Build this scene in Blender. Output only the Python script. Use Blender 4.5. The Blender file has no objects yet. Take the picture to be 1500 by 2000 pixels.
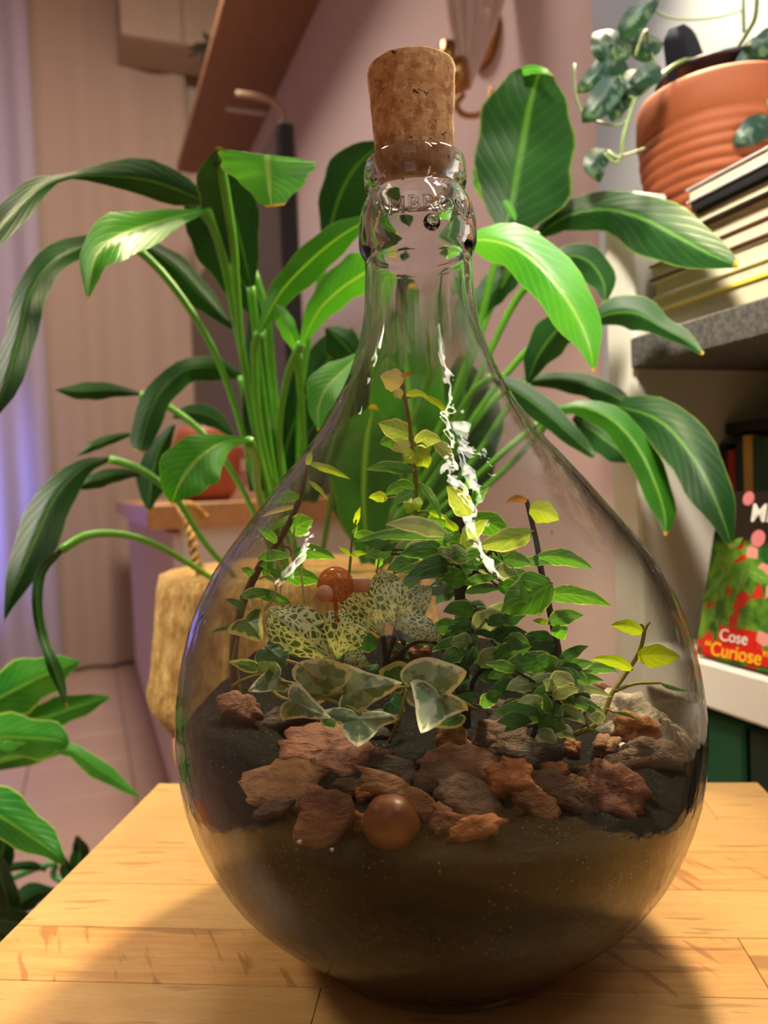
import bpy, bmesh, math, random
from mathutils import Vector, Matrix, noise
SC = bpy.context.scene
COL = SC.collection
random.seed(7)
# ---------------------------------------------------------------- camera (1500 x 2000 frame, f = 1500 px)
TABLE = 0.70                       # height of the table top above the floor
CAM = Vector((0, 0, TABLE + 0.235))
PITCH, ROLL = math.radians(1.9), math.radians(2.3)
_fw = Vector((0, math.cos(PITCH), -math.sin(PITCH)))
_up0 = Vector((0, math.sin(PITCH), math.cos(PITCH)))
_rt0 = Vector((1, 0, 0))
RT = _rt0 * math.cos(ROLL) - _up0 * math.sin(ROLL)
UP = _up0 * math.cos(ROLL) + _rt0 * math.sin(ROLL)
cd = bpy.data.cameras.new('camera')
cam = bpy.data.objects.new('camera', cd)
COL.objects.link(cam)
M3 = Matrix((RT, UP, -_fw)).transposed()
cam.matrix_world = Matrix.Translation(CAM) @ M3.to_4x4()
cd.sensor_width = 36.0
cd.lens = 27.0
cd.clip_start = 0.01
cd.dof.use_dof = True
cd.dof.focus_distance = 0.345
cd.dof.aperture_fstop = 8.5
SC.camera = cam
# ---------------------------------------------------------------- world, lamps, exposure
W = bpy.data.worlds.new('room_light')
SC.world = W
W.use_nodes = True
W.node_tree.nodes['Background'].inputs[0].default_value = (1.0, 0.74, 0.62, 1)
W.node_tree.nodes['Background'].inputs[1].default_value = 0.055

def area(name, loc, target, sx, sy, energy, color, spread=180):
    l = bpy.data.lights.new(name, 'AREA')
    l.shape = 'RECTANGLE'; l.size = sx; l.size_y = sy
    l.energy = energy; l.color = color; l.spread = math.radians(spread)
    o = bpy.data.objects.new(name, l); COL.objects.link(o)
    o.location = loc
    o.rotation_euler = (Vector(target) - Vector(loc)).to_track_quat('-Z', 'Y').to_euler()
    return o
area('pendant_lamp', (0.32, 0.88, TABLE + 1.06), (0.06, 0.40, TABLE), 0.10, 0.16, 11.2, (1.0, 0.80, 0.50), 130)
area('strip_lamp', (0.33, 0.08, TABLE + 1.06), (0.10, 0.42, TABLE + .1), 0.035, 0.52, 2.4, (1.0, 0.89, 0.74))
area('glare_fill', (0.36, 0.30, TABLE + 1.05), (0.10, 0.42, TABLE + .1), 0.12, 0.10, 0.9, (1.0, 0.90, 0.76))  # extra emitter added to widen the strip's highlight on the glass
area('room_fill', (-0.5, -1.5, 2.9), (0.0, 1.2, 0.9), 1.2, 1.2, 4.0, (1.0, 0.86, 0.76))  # added soft fill behind the camera for front-facing surfaces
area('far_fill', (-0.55, 1.9, 3.2), (-0.5, 2.6, 0.9), 0.6, 0.6, 62.0, (1.0, 0.83, 0.71))  # added fill brightening the walls and the back of the room
area('left_fill', (-0.95, 0.55, 1.7), (-.50, .80, .75), 0.2, 0.2, 4.0, (1.0, 0.9, 0.72), 70)  # added fill aimed at the low plant beside the table
area('blue_lamp', (-2.3, 3.2, 0.75), (-2.25, 4.2, 0.95), 0.25, 0.9, 5.0, (0.22, 0.26, 1.0), 60)
area('shelf_lamp', (0.40, 0.42, 2.0), (0.50, 0.95, 1.40), 0.20, 0.20, .65, (0.66, 0.85, 1.0), 110)
area('cube_lamp', (0.05, 0.30, 1.55), (0.42, 0.85, 0.85), 0.10, 0.10, 1.4, (1.0, 0.90, 0.72), 60)
SC.view_settings.view_transform = 'Standard'
SC.view_settings.look = 'None'
SC.view_settings.exposure = 0.0
SC.view_settings.gamma = 1.0
SC.view_settings.use_curve_mapping = False
SC.cycles.max_bounces = 12
SC.cycles.transparent_max_bounces = 32
SC.cycles.diffuse_bounces = 4
SC.cycles.sample_clamp_indirect = 6.0

# ---------------------------------------------------------------- helpers
def P(px, py, d):
    """point at depth d (metres along the viewing axis) seen at photograph pixel (px, py)"""
    return CAM + d * (_fw + RT * ((px - 750) / 1500) - UP * ((py - 1000) / 1500))

def px_size(n, d):
    return n / 1500 * d

def obj(name, verts, faces, mat, parent=None, uvs=None, uv2=None, smooth=True):
    """one mesh object; world-space verts; parts keep the origin of their thing, things get one at their base"""
    verts = [Vector(v) for v in verts]
    if parent is not None:
        org = ORIGIN[parent.name]
    else:
        org = Vector(((min(v.x for v in verts) + max(v.x for v in verts)) / 2,
                      (min(v.y for v in verts) + max(v.y for v in verts)) / 2, min(v.z for v in verts)))
    me = bpy.data.meshes.new(name)
    me.from_pydata([v - org for v in verts], [], faces)
    for k, lay in (('UVMap', uvs), ('rim', uv2)):
        if lay:
            L = me.uv_layers.new(name=k)
            for lp in me.loops:
                L.data[lp.index].uv = lay[lp.vertex_index]
    if smooth:
        me.polygons.foreach_set('use_smooth', [True] * len(me.polygons))
    for m in (mat if isinstance(mat, list) else [mat]):
        me.materials.append(m)
    o = bpy.data.objects.new(name, me)
    COL.objects.link(o)
    ORIGIN[o.name] = org
    if parent is not None:
        o.parent = parent
    else:
        o.location = org
    return o
ORIGIN = {}

def thing(name, loc, label, cat, group=None):
    o = bpy.data.objects.new(name, None)
    COL.objects.link(o)
    o.empty_display_size = 0.02
    o.location = loc
    ORIGIN[o.name] = Vector(loc)
    return tag(o, label, cat, group)

def tag(o, label, cat, group=None, kind=None):
    o['label'] = label; o['category'] = cat
    if group: o['group'] = group
    if kind: o['kind'] = kind
    return o

def structure(o):
    o['kind'] = 'structure'
    return o

class MB:
    """collects shapes in world space"""
    def __init__(self): self.v, self.f, self.uv = [], [], []
    def add(self, v, f, uv=None):
        b = len(self.v)
        self.v += [Vector(p) for p in v]; self.f += [tuple(i + b for i in q) for q in f]
        self.uv += uv if uv else [(0, 0)] * len(v)
    def box(self, c, ax, ay, az, bev=0.0):
        """box centred on c with half-axis vectors ax, ay, az; chamfered by bev metres"""
        c, ax, ay, az = Vector(c), Vector(ax), Vector(ay), Vector(az)
        bm = bmesh.new()
        bmesh.ops.create_cube(bm, size=2)
        la, lb, lc = ax.length, ay.length, az.length
        for v in bm.verts: v.co = Vector((v.co.x * la, v.co.y * lb, v.co.z * lc))
        if bev > 0:
            bmesh.ops.bevel(bm, geom=bm.edges[:], offset=bev, segments=1, affect='EDGES', clamp_overlap=True)
        bm.verts.index_update()
        X, Y, Z = ax.normalized(), ay.normalized(), az.normalized()
        self.add([c + X * v.co.x + Y * v.co.y + Z * v.co.z for v in bm.verts],
                 [[v.index for v in f.verts] for f in bm.faces])
        bm.free(); return self
    def tube(self, pts, rad, n=8, caps=True):
        pts = [Vector(p) for p in pts]
        if not isinstance(rad, (list, tuple)): rad = [rad] * len(pts)
        v, f = [], []
        prev = None
        for i, p in enumerate(pts):
            t = (pts[min(i + 1, len(pts) - 1)] - pts[max(i - 1, 0)]).normalized()
            if prev is None:
                a = t.cross(Vector((0.31, 0.2, 0.93)))
                if a.length < .05: a = t.cross(Vector((1, 0, 0)))
            else:
                a = prev - t * prev.dot(t)
            a.normalize(); prev = a
            b = t.cross(a)
            for k in range(n):
                an = 2 * math.pi * k / n
                v.append(p + (a * math.cos(an) + b * math.sin(an)) * rad[i])
        for i in range(len(pts) - 1):
            for k in range(n):
                f.append((i * n + k, i * n + (k + 1) % n, (i + 1) * n + (k + 1) % n, (i + 1) * n + k))
        if caps:
            f.append(tuple(range(n - 1, -1, -1))); f.append(tuple((len(pts) - 1) * n + k for k in range(n)))
        self.add(v, f); return self
    def lathe(self, prof, c, n=48, axis=(0, 0, 1), xdir=(1, 0, 0), cap0=True, cap1=True, jit=None):
        c = Vector(c); az = Vector(axis).normalized()
        ax = (Vector(xdir) - az * Vector(xdir).dot(az)).normalized(); ay = az.cross(ax)
        v, f, uv = [], [], []
        for i, (r, z) in enumerate(prof):
            for k in range(n):
                an = 2 * math.pi * k / n
                rr = r * (1 + (jit(an, z) if jit else 0))
                v.append(c + az * z + (ax * math.cos(an) + ay * math.sin(an)) * rr)
                uv.append((k / n, i / max(1, len(prof) - 1)))
        for i in range(len(prof) - 1):
            for k in range(n):
                f.append((i * n + k, i * n + (k + 1) % n, (i + 1) * n + (k + 1) % n, (i + 1) * n + k))
        if cap0: f.append(tuple(range(n - 1, -1, -1)))
        if cap1: f.append(tuple((len(prof) - 1) * n + k for k in range(n)))
        self.add(v, f, uv); return self
    def ball(self, c, rx, ry=None, rz=None, sub=2, jit=0, seed=0):
        bm = bmesh.new(); bmesh.ops.create_icosphere(bm, subdivisions=sub, radius=1)
        ry = ry or rx; rz = rz or rx
        bm.verts.index_update()
        out = []
        for v in bm.verts:
            s = 1 + jit * noise.noise(v.co * 1.7 + Vector((seed, 0, 0)))
            out.append(Vector(c) + Vector((v.co.x * rx, v.co.y * ry, v.co.z * rz)) * s)
        self.add(out, [[v.index for v in f.verts] for f in bm.faces]); bm.free(); return self
    def build(self, name, mat, parent=None, smooth=False, uv=False):
        return obj(name, self.v, self.f, mat, parent, self.uv if uv else None, None, smooth)

def catmull(pts, n):
    """n samples through a list of tuples"""
    pts = [tuple(p) for p in pts]
    if len(pts) == 2: pts = [pts[0], tuple((a + b) / 2 for a, b in zip(*pts)), pts[1]]
    e = [tuple(2 * a - b for a, b in zip(pts[0], pts[1]))] + pts + [tuple(2 * a - b for a, b in zip(pts[-1], pts[-2]))]
    seg = len(pts) - 1
    out = []
    for i in range(n):
        t = i / (n - 1) * seg
        k = min(int(t), seg - 1); t -= k
        p0, p1, p2, p3 = e[k:k + 4]
        out.append(tuple(0.5 * (2 * b + (c - a) * t + (2 * a - 5 * b + 4 * c - d) * t * t + (3 * b - a - 3 * c + d) * t ** 3)
                         for a, b, c, d in zip(p0, p1, p2, p3)))
    return out

# ---------------------------------------------------------------- materials
class NT:
    def __init__(self, name):
        self.m = bpy.data.materials.new(name); self.m.use_nodes = True
        self.t = self.m.node_tree; self.t.nodes.clear()
        self.out = self.n('ShaderNodeOutputMaterial')
    def n(self, typ, **kw):
        nd = self.t.nodes.new(typ)
        for k, v in kw.items():
            if hasattr(nd, k): setattr(nd, k, v)
        return nd
    def l(self, a, b): self.t.links.new(a, b)
    def val(self, sock, v):
        if hasattr(v, 'is_output'): self.l(v, sock)
        else: sock.default_value = v
    def coord(self, kind='Object', scale=(1, 1, 1), rot=(0, 0, 0)):
        c = self.n('ShaderNodeTexCoord'); mp = self.n('ShaderNodeMapping')
        mp.inputs['Scale'].default_value = scale
        src = c.outputs[kind]
        if any(rot):
            m0 = self.n('ShaderNodeMapping'); m0.inputs['Rotation'].default_value = rot
            self.l(src, m0.inputs[0]); src = m0.outputs[0]
        self.l(src, mp.inputs[0]); return mp.outputs[0]
    def noise(self, vec, scale, detail=3, rough=.55, dist=0):
        nd = self.n('ShaderNodeTexNoise'); nd.inputs['Scale'].default_value = scale
        nd.inputs['Detail'].default_value = detail; nd.inputs['Roughness'].default_value = rough
        nd.inputs['Distortion'].default_value = dist
        self.l(vec, nd.inputs['Vector']); return nd.outputs['Fac']
    def vor(self, vec, scale, feature='F1', out='Distance', rand=1.0):
        nd = self.n('ShaderNodeTexVoronoi', feature=feature); nd.inputs['Scale'].default_value = scale
        nd.inputs['Randomness'].default_value = rand
        self.l(vec, nd.inputs['Vector']); return nd.outputs[out]
    def math(self, op, a, b=0.0, c=0.0, clamp=False):
        nd = self.n('ShaderNodeMath', operation=op); nd.use_clamp = clamp
        self.val(nd.inputs[0], a); self.val(nd.inputs[1], b); self.val(nd.inputs[2], c)
        return nd.outputs[0]
    def ramp(self, fac, stops, interp='LINEAR'):
        nd = self.n('ShaderNodeValToRGB'); cr = nd.color_ramp; cr.interpolation = interp
        while len(cr.elements) < len(stops): cr.elements.new(0.5)
        for e, (p, c) in zip(cr.elements, stops):
            e.position = p; e.color = (c, c, c, 1) if isinstance(c, (int, float)) else (*c, 1)
        self.l(fac, nd.inputs[0]); return nd.outputs[0]
    def mix(self, fac, a, b, mode='MIX'):
        nd = self.n('ShaderNodeMix', data_type='RGBA', blend_type=mode)
        self.val(nd.inputs[0], fac)
        for s, v in ((nd.inputs[6], a), (nd.inputs[7], b)):
            if isinstance(v, tuple): s.default_value = (*v, 1)
            else: self.val(s, v)
        return nd.outputs[2]
    def bump(self, h, strength=.3, dist=.002):
        nd = self.n('ShaderNodeBump'); nd.inputs['Strength'].default_value = strength
        nd.inputs['Distance'].default_value = dist; self.l(h, nd.inputs['Height']); return nd.outputs[0]
    def principled(self, color, rough=.5, normal=None, **kw):
        b = self.n('ShaderNodeBsdfPrincipled')
        if isinstance(color, tuple): b.inputs['Base Color'].default_value = (*color, 1)
        else: self.l(color, b.inputs['Base Color'])
        self.val(b.inputs['Roughness'], rough)
        if normal is not None: self.l(normal, b.inputs['Normal'])
        for k, v in kw.items(): self.val(b.inputs[k.replace('_', ' ')], v)
        return b.outputs[0]
    def done(self, sh):
        self.l(sh, self.out.inputs[0]); return self.m
    def mixsh(self, fac, a, b):
        nd = self.n('ShaderNodeMixShader'); self.val(nd.inputs[0], fac)
        self.l(a, nd.inputs[1]); self.l(b, nd.inputs[2]); return nd.outputs[0]
    def uv(self, name='UVMap'):
        nd = self.n('ShaderNodeUVMap'); nd.uv_map = name; return nd.outputs[0]
    def sep(self, vec):
        nd = self.n('ShaderNodeSeparateXYZ'); self.l(vec, nd.inputs[0]); return nd.outputs
    def rand(self):
        return self.n('ShaderNodeObjectInfo').outputs['Random']

def srgb(r, g, b):
    f = lambda c: (c / 255 / 12.92) if c <= 10 else ((c / 255 + .055) / 1.055) ** 2.4
    return (f(r), f(g), f(b))

def plain(name, col, rough=.5, var=.12, scale=30, bump=.1, **kw):
    n = NT(name); v = n.coord()
    f = n.noise(v, scale, 4)
    c = n.mix(f, tuple(x * (1 - var) for x in col), tuple(min(1, x * (1 + var)) for x in col))
    return n.done(n.principled(c, rough, n.bump(f, bump, .001), **kw))

def leaf_shader(n, col, rough, nrm, trans=.3, tcol=None, spec=.5, boost=1.0):
    p = n.principled(col, rough, nrm, Specular_IOR_Level=spec)
    t = n.n('ShaderNodeBsdfTranslucent')
    if tcol is None: tcol = col
    n.l(n.mix(1.0, tcol, (1.3 * boost, 1.25 * boost, .6 * boost), 'MULTIPLY'), t.inputs[0])
    return n.done(n.mixsh(trans, p, t.outputs[0]))

def lily_mat(name, dark, light, rib, tip=True, trans=.28, tipamt=1.0, edgeamt=.35, rough=.36, spec=.5):
    n = NT(name)
    u, v, _ = n.sep(n.uv())
    au = n.math('ABSOLUTE', n.math('SUBTRACT', u, .5))
    ph = n.math('MULTIPLY', n.math('SUBTRACT', v, n.math('MULTIPLY', au, .55)), 75.0)
    sn = n.math('SINE', ph)
    veins = n.ramp(sn, [(0.0, 0.0), (.72, 0.12), (1.0, 1.0)])
    big = n.noise(n.coord('Object'), 14, 2)
    base = n.mix(n.ramp(big, [(.3, 0.0), (.7, 1.0)]), dark, light)
    r = n.rand()
    base = n.mix(n.math('MULTIPLY', r, .35), base, tuple(c * .55 for c in dark))
    c = n.mix(n.math('MULTIPLY', veins, .16), base, tuple(min(1, x * 1.5 + .01) for x in light))
    mid = n.ramp(au, [(0.0, 1.0), (.012, 1.0), (.05, 0.0)])
    c = n.mix(n.math('MULTIPLY', mid, .75), c, rib)
    edge = n.ramp(au, [(.455, 0.0), (.485, 1.0)] if edgeamt > .5 else [(.47, 0.0), (.5, 1.0)])
    c = n.mix(n.math('MULTIPLY', edge, edgeamt), c, srgb(176, 206, 96))
    if tip:
        tp = n.ramp(n.math('ADD', v, n.math('MULTIPLY', n.noise(n.coord(), 60, 2), .03)), [(.975, 0.0), (.995, 1.0)])
        c = n.mix(n.math('MULTIPLY', tp, tipamt), c, srgb(220, 170, 40))
    h = n.math('ADD', n.math('MULTIPLY', veins, -.7), n.math('MULTIPLY', mid, -1.2))
    return leaf_shader(n, c, rough, n.bump(h, .14, .003), trans, None, spec)

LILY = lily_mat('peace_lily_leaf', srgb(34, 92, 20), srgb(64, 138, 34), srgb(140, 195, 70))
LILY_SHADED = lily_mat('peace_lily_leaf_shaded', srgb(18, 54, 18), srgb(34, 82, 28), srgb(84, 132, 46), trans=.08, tipamt=.35, rough=.46, spec=.28)  # darker copy of the leaf, shade painted into its green
LILY_LIT = lily_mat('peace_lily_leaf_lit', srgb(62, 146, 34), srgb(92, 176, 48), srgb(165, 210, 95))  # brighter copy of the leaf, lamplight painted into its green
SPEAR = lily_mat('pale_edged_leaf', srgb(30, 120, 30), srgb(80, 160, 50), srgb(120, 180, 70), False, edgeamt=.85)
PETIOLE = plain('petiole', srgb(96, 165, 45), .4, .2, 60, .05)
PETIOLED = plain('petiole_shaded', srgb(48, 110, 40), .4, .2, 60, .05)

def small_leaf(name, a, b, vein, trans=.4, edgecol=None, edgew=.0, rough=.35, veinamt=.5, freq=26):
    n = NT(name)
    u, v, _ = n.sep(n.uv())
    au = n.math('ABSOLUTE', n.math('SUBTRACT', u, .5))
    sn = n.math('SINE', n.math('MULTIPLY', n.math('SUBTRACT', v, n.math('MULTIPLY', au, .9)), freq))
    veins = n.ramp(sn, [(.8, 0.0), (1.0, 1.0)])
    mid = n.ramp(au, [(0.0, 1.0), (.02, 1.0), (.06, 0.0)])
    f = n.noise(n.coord('Object'), 160, 3)
    c = n.mix(f, a, b)
    c = n.mix(n.math('MULTIPLY', n.rand(), .35), c, tuple(x * .6 for x in a))
    c = n.mix(n.math('MULTIPLY', n.math('MAXIMUM', veins, mid), veinamt), c, vein)
    if edgecol:
        r, _, _ = n.sep(n.uv('rim'))
        rr = n.math('ADD', r, n.math('MULTIPLY', n.math('SUBTRACT', n.noise(n.coord('Object'), 240, 3), .5), .45))
        c = n.mix(n.ramp(rr, [(1 - edgew - .05, 0.0), (1 - edgew + .02, 1.0)]), c, edgecol)
    h = n.math('ADD', n.math('MULTIPLY', veins, -.5), n.math('MULTIPLY', mid, -1.0))
    return leaf_shader(n, c, rough, n.bump(h, .4, .0008), trans, None, .5, 1.7)

FIG_Y = small_leaf('fig_leaf_lime', srgb(150, 190, 20), srgb(185, 205, 40), srgb(200, 215, 110), .6)
FIG_P = small_leaf('fig_leaf_pale', srgb(140, 175, 80), srgb(175, 195, 115), srgb(205, 215, 160), .55, srgb(220, 210, 175), .12)
FIG_C = small_leaf('fig_leaf_cream', srgb(222, 214, 160), srgb(240, 228, 190), srgb(245, 238, 210), .35)
FIG_O = small_leaf('fig_leaf_bronze', srgb(180, 110, 45), srgb(170, 130, 40), srgb(200, 160, 90), .4)
FIG_B = small_leaf('fig_leaf_bright', srgb(75, 150, 30), srgb(105, 175, 50), srgb(150, 200, 100), .5, srgb(205, 215, 150), .05)
FIG_G = small_leaf('fig_leaf_green', srgb(66, 130, 58), srgb(108, 168, 92), srgb(130, 175, 120), .4, srgb(200, 210, 165), .09)
FIG_D = small_leaf('fig_leaf_deep', srgb(46, 98, 52), srgb(76, 130, 76), srgb(90, 130, 90), .2, srgb(150, 170, 120), .05)
FIG_W = small_leaf('fig_leaf_silvered', srgb(120, 155, 125), srgb(200, 210, 190), srgb(190, 205, 180), .3, srgb(225, 225, 205), .2)

def ivy_mat(name, inner, mid, edgec, ew):
    n = NT(name)
    u, v, _ = n.sep(n.uv()); r, an, _ = n.sep(n.uv('rim'))
    nz = n.noise(n.coord('Object'), 110, 3)
    patch = n.ramp(nz, [(.46, 0.0), (.52, 1.0)])
    c = n.mix(patch, inner, mid)
    rr = n.math('ADD', r, n.math('MULTIPLY', n.math('SUBTRACT', n.noise(n.coord('Object'), 190, 3), .5), .55))
    c = n.mix(n.ramp(rr, [(1 - ew - .04, 0.0), (1 - ew + .03, 1.0)]), c, edgec)
    # five radiating veins
    ray = n.ramp(n.math('ABSOLUTE', n.math('SINE', n.math('MULTIPLY', an, 15.7))), [(0.0, 1.0), (.10, 0.0)])
    c = n.mix(n.math('MULTIPLY', ray, .45), c, srgb(200, 215, 185))
    return leaf_shader(n, c, .35, n.bump(ray, .3, .0006), .10)
IVY = ivy_mat('variegated_ivy', srgb(112, 142, 108), srgb(160, 180, 150), srgb(240, 238, 206), .13)
IVY_Y = ivy_mat('ivy_yellow_edge', srgb(60, 110, 40), srgb(95, 140, 60), srgb(215, 215, 120), .24)
IVY_P = ivy_mat('ivy_pale', srgb(130, 170, 95), srgb(150, 190, 115), srgb(185, 205, 130), .08)

def fittonia():
    n = NT('nerve_plant_leaf')
    mp = n.n('ShaderNodeMapping'); mp.inputs['Scale'].default_value = (9.0, 13.0, 1)
    wv = n.noise(n.uv(), 5, 2)
    warp = n.n('ShaderNodeTexNoise'); warp.inputs['Scale'].default_value = 4.0; n.l(n.uv(), warp.inputs['Vector'])
    n.l(n.mix(.10, n.uv(), warp.outputs['Color']), mp.inputs[0])
    e = n.vor(mp.outputs[0], 1.0, 'DISTANCE_TO_EDGE', rand=.85)
    net = n.ramp(e, [(.06, 1.0), (.14, 0.0)])
    u, v, _ = n.sep(n.uv())
    au = n.math('ABSOLUTE', n.math('SUBTRACT', u, .5))
    sn = n.math('SINE', n.math('MULTIPLY', n.math('SUBTRACT', v, n.math('MULTIPLY', au, .9)), 38))
    veins = n.math('MAXIMUM', n.ramp(sn, [(.9, 0.0), (1.0, 1.0)]), n.ramp(au, [(0.0, 1.0), (.015, 1.0), (.03, 0.0)]))
    f = n.math('MAXIMUM', net, veins)
    c = n.mix(f, n.mix(wv, srgb(62, 96, 44), srgb(110, 138, 72)), srgb(236, 240, 205))
    return leaf_shader(n, c, .5, n.bump(f, -.6, .0012), .22)
FITTONIA = fittonia()
POTHOS = None
def pothos_mat():
    n = NT('satin_pothos_leaf')
    sp = n.ramp(n.noise(n.coord('Object'), 75, 4, .6), [(.53, 0.0), (.60, 1.0)])
    u, v, _ = n.sep(n.uv()); au = n.math('ABSOLUTE', n.math('SUBTRACT', u, .5))
    sp = n.math('MULTIPLY', sp, n.ramp(au, [(.38, 1.0), (.5, 0.0)]))
    c = n.mix(n.math('MULTIPLY', sp, .45), srgb(24, 58, 42), srgb(112, 142, 124))
    mid = n.ramp(au, [(0.0, 1.0), (.04, 0.0)])
    return leaf_shader(n, c, .4, n.bump(mid, -.3, .001), .15)
POTHOS = pothos_mat()
STEM_T = plain('fig_stem', srgb(150, 140, 55), .5, .3, 300, .3)
STEM_D = plain('woody_stem', srgb(62, 52, 40), .7, .3, 300, .6)
STEM_R = plain('ivy_stem', srgb(112, 84, 58), .6, .3, 300, .4)
ROOT = plain('aerial_root', srgb(176, 150, 104), .7, .2, 300, .2)

def wall_mat(name, col, sc=3):
    n = NT(name); v = n.coord()
    f = n.noise(v, sc, 3); g = n.noise(v, 220, 3)
    c = n.mix(f, tuple(x * .95 for x in col), tuple(min(1, x * 1.04) for x in col))
    return n.done(n.principled(c, .85, n.bump(g, .12, .001)))
WALL = wall_mat('wall_paint', srgb(218, 196, 194))
WALL_B = wall_mat('back_wall_paint', srgb(206, 184, 164))
CEIL = wall_mat('ceiling_paint', srgb(225, 218, 210))
WHITE = wall_mat('white_lacquer', srgb(226, 222, 212), 2)
MAUVE = wall_mat('white_lacquer_shaded', srgb(212, 196, 200), 2)  # front of the white sideboard, its mauve shading put into the colour

def wood(name, a, b, axis_scale, rough=.45, fleck=None, rnd=.5, fdir=None, rot=0.0):
    n = NT(name); v = n.coord('Object', axis_scale, (0, 0, rot))
    add = n.n('ShaderNodeVectorMath', operation='ADD'); r = n.rand()
    cmb = n.n('ShaderNodeCombineXYZ')
    for i in range(3): n.l(n.math('MULTIPLY', r, 37.0 + i * 11), cmb.inputs[i])
    n.l(v, add.inputs[0]); n.l(cmb.outputs[0], add.inputs[1]); vv = add.outputs[0]
    g = n.noise(vv, 3.0, 5, .6, .4); fine = n.noise(vv, 22.0, 3, .6)
    c = n.mix(n.ramp(g, [(.3, 0.0), (.7, 1.0)]), a, b)
    c = n.mix(n.math('MULTIPLY', n.ramp(fine, [(.35, 1.0), (.6, 0.0)]), .16), c, tuple(x * .55 for x in a))
    c = n.mix(n.math('MULTIPLY', r, rnd), c, tuple(x * .80 for x in a))
    if fleck:
        fl = n.ramp(n.noise(vv, fleck[0], 2, .5), [(fleck[1], 0.0), (fleck[1] + .05, 1.0)])
        c = n.mix(n.math('MULTIPLY', fl, fleck[2]), c, srgb(120, 72, 34))
    if fdir:
        w = n.coord('Object', fdir[0], (0, 0, fdir[1]))
        fl = n.ramp(n.noise(w, 1.0, 2, .5), [(.60, 0.0), (.67, 1.0)])
        c = n.mix(n.math('MULTIPLY', fl, .55), c, srgb(140, 84, 40))
    return n.done(n.principled(c, rough, n.bump(fine, .06, .0006), Specular_IOR_Level=.4))
# ================================================================ ROOM
TW = 0.384                                    # the right wall runs away from the camera, x = 0.82 - TW * y
AW = math.atan(TW)
UW = Vector((-math.sin(AW), math.cos(AW), 0))     # along the wall, away from the camera
NW = Vector((math.cos(AW), math.sin(AW), 0))      # into the wall
def on_wall(y, off=0.0, z=0.0):                   # point at depth y on the wall line, off metres out of the wall
    return Vector((0.82 - TW * y, y, z)) - NW * off
HC = 4.0
far = on_wall(4.55)
near = on_wall(-2.2)
lb = far - NW * 3.6
def slab(c0, c1, nrm, z0, z1, th):
    m = MB(); c0, c1 = Vector(c0), Vector(c1)
    mid = (c0 + c1) / 2 + Vector(nrm) * th / 2
    m.box((mid.x, mid.y, (z0 + z1) / 2), (c1 - c0) / 2, Vector(nrm) * th / 2, (0, 0, (z1 - z0) / 2))
    return m
structure(slab(near, far, NW, 0, HC, .1).build('wall_right', WALL))
structure(slab(lb, far + NW * .1, UW, 0, HC, .1).build('wall_back', WALL_B))
structure(slab(lb - UW * 6.7, lb + UW * .1, -NW, 0, HC, .1).build('wall_left', WALL_B))
m = MB(); mid = (near + lb) / 2
m.box((mid.x, mid.y, HC + .05), NW * 1.95, UW * 3.8, (0, 0, .05))
structure(m.build('ceiling', CEIL))
# tiled floor
GROUT = plain('floor_grout', srgb(150, 126, 110), .8)
TILE = plain('floor_tile', srgb(196, 166, 146), .42, .08, 4, .04)
m = MB(); m.box((mid.x, mid.y, -.06), NW * 1.95, UW * 3.8, (0, 0, .055))
floor = structure(m.build('floor', GROUT))
tile_me = None
ts = .335
for i in range(11):
    for j in range(20):
        c = far - NW * (.17 + i * ts) - UW * (.17 + j * ts)
        if tile_me is None:
            mm = MB(); mm.box((0, 0, 0), NW * (ts / 2 - .0025), UW * (ts / 2 - .0025), (0, 0, .006), .002)
            tile_me = bpy.data.meshes.new('tile')
            tile_me.from_pydata(mm.v, [], mm.f); tile_me.materials.append(TILE)
        o = bpy.data.objects.new('tile', tile_me); COL.objects.link(o)
        o.parent = floor; o.location = Vector((c.x, c.y, -.0058)) - ORIGIN['floor']
# skirting along the back wall
structure(slab(lb, far, -UW, 0, .07, .012).build('baseboard_back', WHITE))

# ---------------------------------------------------------------- curtains on the back wall
def curtain(name, x0, x1, folds, amp, mat, label, off):
    """x0, x1: metres along the back wall to the left of the corner"""
    n, h = int(folds * 14), 14
    v, f = [], []
    for side in (0, 1):
        for j in range(h + 1):
            t = j / h
            for i in range(n + 1):
                s = i / n
                w = math.sin(s * folds * 2 * math.pi + .6 * math.sin(s * 9)) * amp * (.55 + .45 * t) + .3 * amp * math.sin(s * folds * 5.1 + t)
                p = far - NW * (x0 + (x1 - x0) * s) - UW * (off + w + side * .004)
                v.append((p.x, p.y, HC - .06 - (HC - .08) * t))
        b = side * (n + 1) * (h + 1)
        for j in range(h):
            for i in range(n):
                a = b + j * (n + 1) + i
                q = (a, a + 1, a + n + 2, a + n + 1)
                f.append(q if side else q[::-1])
    return tag(obj(name, v, f, mat), label, 'curtain')
CURT = plain('curtain_cloth', srgb(188, 166, 150), .9, .06, 40, .15)
CURT_B = plain('sheer_curtain_cloth', srgb(190, 180, 200), .9, .06, 40, .15)
curtain('curtain', .14, .98, 3.5, .022, CURT, 'beige pink curtain hanging in soft folds at the back wall', .10)
curtain('curtain', .94, 2.3, 6.5, .03, CURT_B, 'sheer curtain lit blue violet at the edge of the photo', .14)
m = MB(); a0, a1 = far - NW * .4 - UW * .11, far - NW * 2.9 - UW * .11
m.tube([(a0.x, a0.y, HC - .03), (a1.x, a1.y, HC - .03)], .014, 10)
tag(m.build('curtain_rail', WHITE), 'white curtain rail under the ceiling above the curtains', 'curtain rail')

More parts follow.
